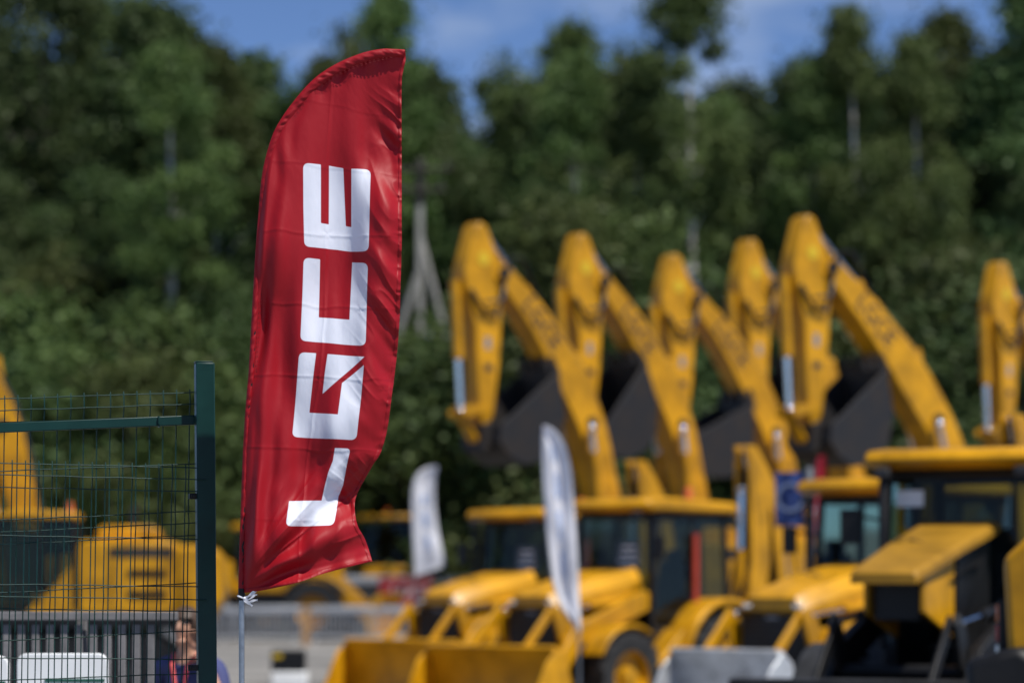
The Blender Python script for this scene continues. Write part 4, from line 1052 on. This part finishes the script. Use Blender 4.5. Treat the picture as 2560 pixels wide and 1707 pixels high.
for i_, (px, Y, s, j_, curl, lab) in enumerate(exs):
    o = ex0 if i_ == 0 else exL if i_ == 4 else copy_tree(ex0, drop=('sticker',) if i_ == 2 else ())
    reach = 4.60 if i_ == 4 else 3.55
    ax, ay = hx*math.cos(j_)-hy*math.sin(j_), hx*math.sin(j_)+hy*math.cos(j_)
    put(o, gx(px, Y) - reach*s*ax, Y - reach*s*ay, ax, ay, lab, 'excavator', GX, s)
    if curl:
        for c_ in children(o):
            if c_.name.split('.')[0] == 'bucket': c_.matrix_basis = turn(3.36, 4.36, curl) @ c_.matrix_basis
o = copy_tree(ex0)
put(o, gx(535, 52)-2.65, 52.0, -1, -.06, 'yellow excavator standing side-on behind the green mesh fence', 'excavator', GX, 1.0)
Rb = Matrix.Translation((.45, 0, 1.75)) @ Matrix.Rotation(math.radians(-4), 4, 'Y') @ Matrix.Translation((-.45, 0, -1.75))
for c_ in children(o):      # this one holds its boom steeper
    if c_.name.split('.')[0] in ('boom', 'stick', 'stick_cylinder', 'bucket_cylinder', 'link_arm', 'push_link', 'bucket'): c_.matrix_basis = Rb @ c_.matrix_basis

GH = 'backhoe loaders parked in the yard'
bB = backhoe()
put(bB, 2.135, 40.78, -.7, -.714, 'yellow backhoe loader in the centre with large white feather flag before its bonnet', 'backhoe loader', GH)
bA = copy_tree(bB)
put(bA, .80, 45.6, -.7, -.714, 'yellow backhoe loader left of the centre one, half hidden behind its bonnet', 'backhoe loader', GH)
bD = backhoe(bw=.72, bz=.10, bucket_mat=WSTEEL, red_strip=False, sheet=False)
put(bD, 4.62, 33.3, -.7, -.714, 'backhoe loader with bright bare steel front bucket behind the shaded one', 'backhoe loader', GH)
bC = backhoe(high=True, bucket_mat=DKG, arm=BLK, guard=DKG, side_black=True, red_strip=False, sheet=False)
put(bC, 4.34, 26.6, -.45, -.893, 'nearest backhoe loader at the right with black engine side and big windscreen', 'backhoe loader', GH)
for c_ in bC.children:
    if c_.name.startswith('cab'):
        MB().add([(1.075, -.58, 2.42), (1.075, -.34, 2.42), (1.068, -.34, 2.56), (1.068, -.58, 2.56)], [(0, 1, 2, 3)]).build('white_sticker', WHT, c_)
        TEAL = mat('teal_sticker', (0.12, 0.42, 0.36), 0.5, 0, 0.05)
        MB().add([(1.108, .02, 2.30-.36), (1.108, .24, 1.94), (1.10, .24, 2.06), (1.10, .02, 2.06)], [(0, 1, 2, 3)]).build('teal_sticker', TEAL, c_)
wlA = wheel_loader()
put(wlA, gx(672, 100.4), 100.4, .985, -.17, 'yellow wheel loader behind the crowd barriers with round yellow wheel rim', 'wheel loader', 'wheel loaders', 1.2, 0)
wlB = copy_tree(wlA)
put(wlB, gx(965, 106), 106.3, -.99, -.1, 'far wheel loader with dark cab between red flag and small white flag', 'wheel loader', 'wheel loaders', 1.2, ground_z(0, 106.3)+.35)
wlC = copy_tree(wlA)
put(wlC, 6.34, 19.06, .94, -.34, 'wheel loader rear corner with tail lamps at the right edge', 'wheel loader', 'wheel loaders', 1.0)
# ------------------------------------------------------------------ smaller feather flags and banners
def simple_flag(label, Y, outline_l, outline_r, m, pole_px, pole_bottom_px, m2=None, wave=.03, seed=3, group='feather flags', stripe=None):
    NVs, NUs = 70, 22
    L = catmull(outline_l, NVs); R = catmull(outline_r, NVs); nz = rnd_noise(seed)
    root = empty('feather_flag', (gx(pole_bottom_px, Y), Y, 0))
    tag(root, label, 'flag', group); iv = Vector((-gx(pole_bottom_px, Y), -Y, 0))
    vs = []
    for i in range(NVs):
        for k in range(NUs):
            u = k/(NUs-1); p = L[i]*(1-u)+R[i]*u; q = at(p[0], p[1], Y)
            d = wave*math.sin(u*math.pi*2.2+i*.06)*u + wave*.8*float(nz(u*3, i/14.)) * min(1, u*4)
            vs.append(tuple(Vector((q.x, Y-d-.004, q.z))+iv))
    fs = [(i*NUs+k, (i+1)*NUs+k, (i+1)*NUs+k+1, i*NUs+k+1) for i in range(NVs-1) for k in range(NUs-1)]
    me = bpy.data.meshes.new('fabric'); me.from_pydata(vs, [], fs); me.polygons.foreach_set('use_smooth', [True]*len(me.polygons)); me.materials.append(m)
    if m2:
        me.materials.append(m2)
        for i in range(NVs-1):
            for k in range(NUs-1):
                if stripe(i/NVs, k/NUs): me.polygons[i*(NUs-1)+k].material_index = 1
    link('fabric', me, root)
    pl = MB(); pts = [at(p[0], p[1], Y)+iv for p in L[::-6]]
    pts = [Vector((0, 0, -.2)), Vector((0, 0, .05))] + [Vector((p.x, 0.004, p.z)) for p in pts]
    pl.tube(pts, [.014]*2 + [.013*(1-.6*i/len(pts)) for i in range(len(pts)-2)], 8); pl.build('pole', GALV, root)
    bs = MB().lathe([(.001, 0), (.22, 0), (.22, .05), (.03, .09), (.03, .25), (.001, .25)], (0, 0, 0), 'z', 20); bs.build('base', DKG, root)
    return root
WSAT = mat('white_flag_cloth', (0.82, 0.83, 0.90), 0.5, 0, 0.06, 5, trans=.25)
BLUEP = mat('pale_blue_print', (0.42, 0.52, 0.76), 0.5, 0, 0.2, 5, trans=.25)
d2s = 1.0884
def D2(l): return [(a*d2s, b*d2s) for a, b in l]
simple_flag('large white feather flag in front of the centre backhoe loader', 36.0,
  D2([(1247,978),(1246,1000),(1247,1060),(1250,1130),(1256,1210),(1264,1290),(1276,1360),(1300,1405),(1318,1432),(1330,1450)]),
  D2([(1250,977),(1270,985),(1296,1020),(1311,1080),(1318,1160),(1324,1240),(1328,1310),(1331,1380),(1333,1420),(1334,1450)]), WSAT, 1447, 1449, BLUEP, .05, 4,
  stripe=lambda v, u: .34 < u < .48 and .10 < v < .88 and (int(v*17) % 3 != 0))
simple_flag('small white feather flag farther back beside the red banner', 55.0,
  D2([(1000,1069),(975,1075),(955,1095),(947,1130),(947,1190),(950,1260),(953,1322)]),
  D2([(1003,1069),(1005,1076),(1000,1100),(999,1150),(1005,1210),(1017,1270),(1020,1300)]), WSAT, 1036, 1037, BLUEP, .05, 8,
  stripe=lambda v, u: .4 < u < .55 and .3 < v < .85 and (int(v*15) % 3 != 0))
REDC = mat('red_cloth', (0.40, 0.012, 0.03), 0.6, 0, 0.1, 4, trans=.2)
simple_flag('narrow red feather flag behind the bare steel bucket machine', 43.0,
  D2([(1890,1045),(1880,1050),(1874,1075),(1872,1130),(1872,1200),(1872,1290)]),
  D2([(1893,1045),(1897,1060),(1899,1100),(1903,1170),(1908,1240),(1912,1288)]), REDC, 2037, 2037, wave=.03, seed=12)
# blue banner with pale ring, on a dark post
BLUE = mat('blue_banner_cloth', (0.012, 0.035, 0.16), 0.6, 0, 0.15, 5)
PALE = mat('pale_blue_ink', (0.12, 0.16, 0.27), 0.6, 0, 0.1)
Yb = 34.6
bb = empty('banner', (gx(2022, Yb), Yb, 0)); tag(bb, 'blue banner with pale ring emblem on a dark post', 'banner')
zt, zb_ = EYE+(HOR-1180)*Yb/F, EYE+(HOR-1315)*Yb/F
wv_ = MB(); wv_.add([(-.05-.34*(1-k/8)+0, .03*math.sin(k*1.1), z) for z in (zb_, zt) for k in range(9)], [(k, k+1, k+10, k+9) for k in range(8)])
wv_.build('cloth', BLUE, bb)
MB().lathe([(.13, -.045), (.17, -.045), (.17, -.04), (.13, -.04), (.13, -.045)], (-.22, 0, (zt+zb_)/2+.02), 'y', 24).build('ring_emblem', PALE, bb)
MB().tube([(0, 0, -.1), (0, 0, zt+.06)], .045, 10).build('post', GRY, bb)

# ------------------------------------------------------------------ power pole on A-frame struts
CONC = mat('pale_concrete', (0.30, 0.295, 0.28), 0.9, 0, 0.15, 2, bump=.3)
WOOD = mat('dark_tarred_wood', (0.05, 0.042, 0.036), 0.85, 0, 0.3, 3)
Ypl = 112.5
pr = at(1050, 522, Ypl)
pole = empty('power_pole', (pr.x, Ypl, 0)); tag(pole, 'concrete power pole with two slanting struts beside the red flag', 'power pole')
MB().prism([(-.15, -.3), (.15, -.3), (.11, pr.z+.4), (-.11, pr.z+.4)], -.12, .12).build('shaft', CONC, pole, .03)
for dx, zt_, zb2 in ((-1, 620*d2s, 860), (1, 545*d2s, 860)):
    a = at(1050, zt_, Ypl); e = at(1050, 1474, Ypl)
    slope = .34 if dx < 0 else .26
    foot = Vector((dx*slope*(a.z), -.3 if dx < 0 else .3, -.2)); top = Vector((0, foot.y*.6, a.z))
    MB().tube([foot, top], .12, 8).build('strut', CONC, pole)
MB().tube([(0, 0, pr.z+.2), (.02, 0, EYE+(HOR-395)*Ypl/F)], [.19, .15], 8).build('wooden_top', WOOD, pole)
for k, zz in enumerate((425, 475)):
    z = EYE+(HOR-zz)*Ypl/F
    ca = MB().box((0, -.2, z), (2.4-.5*k, .12, .12)); cao = ca.build('crossarm', WOOD, pole, .01)
    for s in (-1, 0, 1):
        MB().lathe([(.02, .06), (.03, .12), (.09, .14), (.05, .2), (.08, .24), (.03, .32), (.001, .33)], (s*(1.05-.25*k), -.2, z), 'z', 12).build('insulator', DKG, cao)
MB().lathe([(.001, -.1), (.16, -.1), (.18, 0), (.12, .12), (.001, .14)], (.42, -.3, EYE+(HOR-838)*Ypl/F), 'y', 16).build('insulator_glint', LAMP, pole)  # pale shiny disc shaped as the insulator's highlight
MB().tube([(0, -.15, EYE+(HOR-838)*Ypl/F), (.42, -.3, EYE+(HOR-838)*Ypl/F)], .03, 6).build('glint_arm', DKG, pole)  # arm carrying the highlight disc

# ------------------------------------------------------------------ barriers, fence and banner at the far side of the yard
BARM = mat('galvanised_barrier', (0.40, 0.41, 0.43), 0.5, 0.5, 0.12, 5)
def barrier():
    r = empty('crowd_barrier'); L = 2.30
    MB().box((0, -.035, 1.05), (L-.1, .03, .20)).build('top_board', BARM, r, .005)
    f = MB().tube([(-L/2, 0, .16), (-L/2, 0, 1.02), (-L/2+.10, 0, 1.14), (L/2-.10, 0, 1.14), (L/2, 0, 1.02), (L/2, 0, .16), (-L/2, 0, .16)], .040, 8); f.build('frame', BARM, r)
    bars = MB()
    for k in range(1, 16): bars.box((-L/2+k*L/16, 0, .55), (.045, .02, .82))
    b = bars.build('bars', BARM, r); b['kind'] = 'stuff'
    for s in (-1, 1): MB().prism([(-.32, 0), (.32, 0), (.28, .05), (.04, .18), (-.04, .18), (-.28, .05)], s*.8-.02, s*.8+.02, plane='yz').build('foot', BARM, r)
    return r
br0 = barrier()
for i, (px, lab) in enumerate(((500, 'steel crowd barrier seen just right of the green fence post'), (675, 'steel crowd barrier below the foot of the red flag'), (850, 'steel crowd barrier in front of the round yellow wheel rim'), (1025, 'steel crowd barrier in front of the red banner'), (1200, 'steel crowd barrier mostly hidden by the left backhoe loader'))):
    o = br0 if i == 0 else copy_tree(br0)
    o.location = (gx(px, 97), 97, .0); o.rotation_euler = (0, 0, .03*((i % 2)*2-1)); tag(o, lab, 'barrier', 'crowd barriers along the yard edge')
# tall dark site fence with light frame behind
MESHD = mat('dark_fence_sheet', (0.035, 0.038, 0.042), 0.7, 0, 0.2, 4)
def site_panel():
    r = empty('site_fence_panel'); L, H = 3.3, 2.15
    MB().tube([(-L/2, 0, .05), (-L/2, 0, H), (L/2, 0, H), (L/2, 0, .05), (-L/2, 0, .05)], .035, 8).build('frame', BARM, r)
    MB().box((0, -.04, H-.12), (L-.1, .03, .24)).build('top_board', BARM, r, .005)
    for k in range(9): MB().box((-L/2+.22+k*(L-.44)/8, .02, H/2), (.30, .012, H-.14)).build('slat', MESHD, r)
    for s in (-1, 1): MB().box((s*L/2, 0, .06), (.3, .6, .12)).build('foot', DKG, r, .01)
    return r
sf0 = site_panel()
for i, (px, lab) in enumerate(((700, 'dark slatted site fence panel behind the yellow wheel rim'), (935, 'dark slatted site fence panel carrying the red banner'), (1172, 'dark slatted site fence panel right of the red banner'))):
    o = sf0 if i == 0 else copy_tree(sf0)
    o.location = (gx(px, 103.2), 103.2, 0); tag(o, lab, 'fence panel', 'dark site fence panels')
REDB = mat('red_banner_vinyl', (0.26, 0.018, 0.022), 0.6, 0, 0.15, 2)
Yr = 102.9
rb_ = empty('banner', (gx(1015, Yr), Yr, 1.05)); tag(rb_, 'dark red banner with pale lettering hung on the site fence', 'banner')
MB().box((0, 0, .55), (1.85, .03, 1.10)).build('cloth', REDB, rb_)
lm_ = bpy.data.objects.new('lettering', text_mesh('LGCE', .52, mat('pale_banner_ink', (0.55, 0.5, 0.52), .6), 'lettering')); col.objects.link(lm_); lm_.parent = rb_; lm_.location = (.12, -.02, .58); lm_.rotation_euler = (math.pi/2, 0, 0)
# grey slatted fence at the left, nearer
SLAT = mat('grey_board', (0.17, 0.165, 0.17), 0.8, 0, 0.2, 6, bump=.2)
Ys = 13.7
sfz = EYE + (HOR-1528)*Ys/F
sg = empty('slatted_fence', (gx(250, Ys), Ys, 0)); tag(sg, 'grey vertical slatted fence behind the white boards at lower left', 'fence')
for k in range(13):
    x = gx(-55+36*k, Ys)-gx(250, Ys); MB().box((x, 0, (sfz-.06)/2), (.034, .014, sfz-.06)).build('slat', SLAT, sg, .003)
MB().box((-.10, -.02, sfz-.02), (.92, .025, .04)).build('top_rail', SLAT, sg, .004); MB().box((-.10, .03, .35), (.92, .03, .05)).build('bottom_rail', SLAT, sg, .004)
for x in (-.50, gx(202, Ys)-gx(250, Ys)): MB().box((x, .045, sfz/2), (.045, .045, sfz-.05)).build('post', SLAT, sg, .004)
# white display boards on legs
GRN = mat('green_print', (0.01, 0.09, 0.06), 0.5, 0, 0.1)
Yw = 13.1
def board(px0, px1, top, label):
    w = gx(px1, Yw)-gx(px0, Yw); zt_ = EYE+(HOR-top)*Yw/F; h = .42
    r = empty('display_board', (gx((px0+px1)/2, Yw), Yw, 0)); tag(r, label, 'board', 'white display boards')
    R = .04; pts = []
    for cx_, cz_, a0 in ((w/2-R, h-R, 0), (-w/2+R, h-R, 90), (-w/2+R, R, 180), (w/2-R, R, 270)):
        for a in (0, 30, 60, 90): pts.append((cx_+R*math.cos(math.radians(a0+a)), cz_+R*math.sin(math.radians(a0+a))))
    b = MB().prism([(p[0], p[1]+zt_-h) for p in pts], -.02, .02).build('panel', WHT, r, .004)
    MB().box((.14*w, -.024, zt_-.118), (w*.66, .004, .014)).build('printed_line', GRN, b)
    MB().box((.02*w, -.024, zt_-.22), (w*.75, .004, .03)).build('printed_line', GRN, b)
    for s in (-1, 1): MB().tube([(s*w*.36, .03, 0), (s*w*.36, .03, zt_-.1)], .018, 8).build('leg', DKG, r)
    for s in (-1, 1): MB().box((s*w*.36, .03, .02), (.05, .4, .04)).build('foot', DKG, r)
board(44, 270, 1632, 'white rounded board with green print behind the wire mesh')
board(-185, 22, 1638, 'white board cut by the lower left edge')
# small things on the paving
Yk = 52.0
kb = empty('equipment_box', at(725, 1640, Yk)*1); kb.location.z = 0; tag(kb, 'black box on a white base standing on the paving below the red flag', 'box')
MB().box((0, 0, .14), (.62, .5, .28)).build('base', WHT, kb, .03); MB().box((-.02, 0, .47), (.58, .46, .38)).build('case', BLK, kb, .02); MB().box((-.2, -.235, .56), (.16, .02, .07)).build('yellow_tag', YELB, kb)
Yt = 92.0
tp_ = empty('timber_post', (gx(764, Yt), Yt, 0)); tag(tp_, 'tan timber post before the crowd barriers', 'post')
TAN = mat('tan_timber', (0.38, 0.22, 0.10), 0.8, 0, 0.2, 5); MB().box((0, 0, .55), (.24, .18, 1.14)).build('timber', TAN, tp_, .01); MB().box((0, 0, 1.15), (.28, .22, .06)).build('cap', TAN, tp_, .01)
# orange leaning post beside the far people
Yo = 115.0
a = at(1168, 1405, Yo); b = at(1186, 1315, Yo)
op = empty('orange_post', (a.x, Yo, ground_z(a.x, Yo))); tag(op, 'slim orange post leaning beside the two far people', 'post')
MB().tube([(-.12, 0, 0), Vector((b.x-a.x, 0, b.z-ground_z(a.x, Yo)))], .12, 10).build('tube', ORG, op); MB().lathe([(.001, 0), (.3, 0), (.3, .06), (.12, .12), (.001, .12)], (-.12, 0, 0), 'z', 16).build('base', DKG, op)

# ------------------------------------------------------------------ people
def skin_mesh(joints, edges, radii, rootv=0, sub=2):
    names = list(joints); ix = {n: i for i, n in enumerate(names)}
    me = bpy.data.meshes.new('tmp'); me.from_pydata([joints[n] for n in names], [(ix[a], ix[b]) for a, b in edges], [])
    o = bpy.data.objects.new('tmp', me); col.objects.link(o)
    md = o.modifiers.new('skin', 'SKIN'); md.use_smooth_shade = True
    for i, n in enumerate(names):
        r = radii[n]; me.skin_vertices[0].data[i].radius = r if isinstance(r, tuple) else (r, r)
        me.skin_vertices[0].data[i].use_root = (i == rootv)
    s = o.modifiers.new('sub', 'SUBSURF'); s.levels = sub; s.render_levels = sub
    bpy.context.view_layer.update()
    out = bpy.data.meshes.new_from_object(o.evaluated_get(bpy.context.evaluated_depsgraph_get()))
    bpy.data.objects.remove(o); bpy.data.meshes.remove(me)
    return out
SKIN = mat('skin', (0.50, 0.27, 0.18), 0.5, 0, 0.08, 6); EYEM = mat('eye_dark', (.02, .015, .01), .2)
def mesh_to_mb(mb, me): mb.add([v.co[:] for v in me.vertices], [tuple(p.vertices) for p in me.polygons]); bpy.data.meshes.remove(me)
def person(loc, rz, label, h, shirt, trousers, hair, larm, rarm, bow=0.0, head_turn=0.0, phone=False, lanyard=None):
    """faces local -y; arms given as (elbow, wrist) in body units of a 1.75 m figure"""
    k = h/1.75; root = empty('person', loc, rz, k); tag(root, label, 'person', 'people')
    b = bow
    def P(x, y, z):
        if z > 1.0 and b: dz = z-1.0; return (x, y*math.cos(b) - dz*math.sin(b), 1.0 + dz*math.cos(b) + y*math.sin(b)*-1)
        return (x, y, z)
    J = {'pelvis': P(0, 0, .95), 'waist': P(0, 0, 1.1), 'chest': P(0, .01, 1.3), 'collar': P(0, .02, 1.44), 'neck': P(0, .01, 1.52), 'head0': P(0, -.01, 1.585), 'head1': P(0, -.015, 1.66), 'head2': P(0, .0, 1.70)}
    R = {'pelvis': (.15, .11), 'waist': (.135, .10), 'chest': (.155, .11), 'collar': (.09, .075), 'neck': .052, 'head0': (.066, .078), 'head1': (.072, .092), 'head2': (.060, .078)}
    E = [('pelvis', 'waist'), ('waist', 'chest'), ('chest', 'collar'), ('collar', 'neck'), ('neck', 'head0'), ('head0', 'head1'), ('head1', 'head2')]
    for s, nm, arm in ((1, 'l', larm), (-1, 'r', rarm)):
        J[nm+'sh'] = P(s*.185, .02, 1.42); J[nm+'el'] = P(*arm[0]); J[nm+'wr'] = P(*arm[1]); R[nm+'sh'] = .056; R[nm+'el'] = .040; R[nm+'wr'] = .027
        E += [('collar', nm+'sh'), (nm+'sh', nm+'el'), (nm+'el', nm+'wr')]
        J[nm+'hip'] = (s*.095, 0, .88); J[nm+'kn'] = (s*.105, -.015, .50); J[nm+'an'] = (s*.11, .02, .09); J[nm+'to'] = (s*.125, -.15, .035)
        R[nm+'hip'] = .088; R[nm+'kn'] = .058; R[nm+'an'] = .040; R[nm+'to'] = .034
        E += [('pelvis', nm+'hip'), (nm+'hip', nm+'kn'), (nm+'kn', nm+'an'), (nm+'an', nm+'to')]
    mb = MB(); mesh_to_mb(mb, skin_mesh(J, E, R))
    # face: nose, ears, brow and chin; hands with five fingers
    hc = Vector(J['head1'])
    mb.tube([hc+Vector((0, -.085, .03)), hc+Vector((0, -.108, -.01)), hc+Vector((0, -.092, -.022))], [.008, .014, .008], 8)
    mb.tube([hc+Vector((-.022, -.088, -.050)), hc+Vector((0, -.094, -.050)), hc+Vector((.022, -.088, -.050))], .006, 6)
    mb.sphere(hc+Vector((0, -.070, -.085)), (.035, .028, .022), 10, 6)
    for s in (-1, 1): mb.sphere(hc+Vector((s*.078, .012, -.005)), (.010, .020, .032), 8, 6)
    for s, nm, arm in ((1, 'l', larm), (-1, 'r', rarm)):
        w = Vector(J[nm+'wr']); d = (w-Vector(J[nm+'el'])).normalized(); sd = d.cross(Vector((0, 1, .2))).normalized(); up = sd.cross(d)
        mb.tube([w-d*.01, w+d*.03, w+d*.085], [.026, .036, .034], 8, flat=.5)
        for q in range(4):
            f0 = w+d*.08+sd*(.026-.0175*q); Lf = (.062, .074, .07, .055)[q]
            mb.tube([f0, f0+d*Lf*.5-up*.006, f0+d*Lf*.8-up*.022, f0+d*Lf*.9-up*.036], [.009, .0085, .008, .006], 6)
        t0 = w+d*.03+sd*.03; mb.tube([t0, t0+sd*.025+d*.03, t0+sd*.022+d*.058-up*.012], [.011, .0095, .007], 6)
    mb.build('body', SKIN, root, ang=70)
    ey = MB()
    for s in (-1, 1): ey.sphere(hc+Vector((s*.031, -.086, .022)), (.011, .008, .008), 8, 6)
    ey.build('eyes', EYEM, root)
    hr = MB()
    vs0 = MB().sphere(hc+Vector((0, .012, .026)), (.092, .108, .098), 18, 12)
    keep = [f for f in vs0.f if not all((vs0.v[i][1]-hc.y) < -.035 and (vs0.v[i][2]-hc.z) < .065 for i in f) and not all((vs0.v[i][2]-hc.z) < -.045 for i in f)]
    hr.add(vs0.v, keep); hr.build('hair', hair, root, ang=80)
    # shirt and trousers
    g_ = .014
    JS = {n: J[n] for n in ('pelvis', 'waist', 'chest', 'collar', 'lsh', 'rsh', 'lel', 'rel')}
    RS = {n: tuple(a+g_ for a in R[n]) if isinstance(R[n], tuple) else R[n]+g_ for n in JS}; RS['lel'] = .055; RS['rel'] = .055; RS['collar'] = (.095, .085)
    for n in ('l', 'r'): JS[n+'el'] = tuple(Vector(J[n+'sh']).lerp(Vector(J[n+'el']), .85))
    me_ = skin_mesh(JS, [e for e in E if e[0] in JS and e[1] in JS], RS); m2_ = MB(); mesh_to_mb(m2_, me_); m2_.build('shirt', shirt, root, ang=70)
    JT = {n: J[n] for n in ('pelvis', 'lhip', 'rhip', 'lkn', 'rkn', 'lan', 'ran')}; RT = {n: tuple(a+.016 for a in R[n]) if isinstance(R[n], tuple) else R[n]+.018 for n in JT}
    JT['pelvis'] = (0, 0, .96)
    me_ = skin_mesh(JT, [e for e in E if e[0] in JT and e[1] in JT], RT); m2_ = MB(); mesh_to_mb(m2_, me_); m2_.build('trousers', trousers, root, ang=70)
    for s in (-1, 1): MB().sphere((s*.122, -.06, .045), (.055, .145, .05), 12, 8).build('shoe', BLK, root)
    if lanyard:
        ln = MB()
        for s in (-1, 1): ln.tube([P(s*.075, -.03, 1.50), P(s*.05, -.125, 1.42), P(s*.012, -.150, 1.20)], .011, 6, flat=.4)
        ln.build('lanyard', lanyard, root)
    return root, J
SHIRT1 = mat('blue_violet_shirt', (0.045, 0.055, 0.16), 0.8, 0, 0.15, 8); DENIM = mat('dark_trousers', (0.03, 0.035, 0.05), 0.85, 0, 0.2, 8)
BRHAIR = mat('brown_hair', (0.06, 0.032, 0.018), 0.6, 0, 0.3, 20); DKHAIR = mat('dark_hair', (0.02, 0.014, 0.01), 0.6, 0, 0.3, 20)
WSHIRT = mat('white_shirt', (0.62, 0.60, 0.66), 0.8, 0, 0.06); BSHIRT = mat('light_blue_shirt', (0.18, 0.22, 0.45), 0.8, 0, 0.1); PINK = mat('coral_ribbon', (0.62, 0.07, 0.06), 0.6)
Y1 = 16.2
p1, J1 = person((gx(478, Y1), Y1, 0), math.radians(-18), 'person in blue-violet shirt with coral lanyard, hand to the ear, behind the fence', 1.585, SHIRT1, DENIM, BRHAIR,
   ((.27, -.10, 1.17), (.135, -.09, 1.50)), ((-.30, .02, 1.14), (-.26, -.16, .95)), bow=.10, lanyard=PINK)
ph_ = MB().box((0, 0, 0), (.012, .07, .145)); pho = ph_.build('phone', BLK, None, .004)
k_ = 1.585/1.75; lp = Vector((.112, -.105, 1.60))*k_; c_, s_ = math.cos(math.radians(-18)), math.sin(math.radians(-18))
pho.location = (gx(478, Y1)+lp.x*c_-lp.y*s_+.0, Y1+lp.x*s_+lp.y*c_-.06, lp.z); pho.rotation_euler = (.15, .1, math.radians(-18)); tag(pho, 'black phone held to the ear of the person behind the fence', 'phone')
Y2 = 114.0
person((gx(1140, Y2), Y2, ground_z(0, Y2)), math.radians(-50), 'far person in white shirt between the small white flag and a backhoe loader', 1.78, WSHIRT, DENIM, DKHAIR, ((.28, -.08, 1.16), (.20, -.30, 1.10)), ((-.28, -.08, 1.16), (-.20, -.30, 1.10)), bow=.25)
person((gx(1182, Y2), Y2+.4, ground_z(0, Y2+.4)), math.radians(30), 'far person in light blue shirt with red ribbon beside the white-shirted one', 1.78, BSHIRT, DENIM, DKHAIR, ((.26, 0, 1.15), (.24, -.12, .92)), ((-.26, 0, 1.15), (-.24, -.12, .92)), lanyard=REDP)
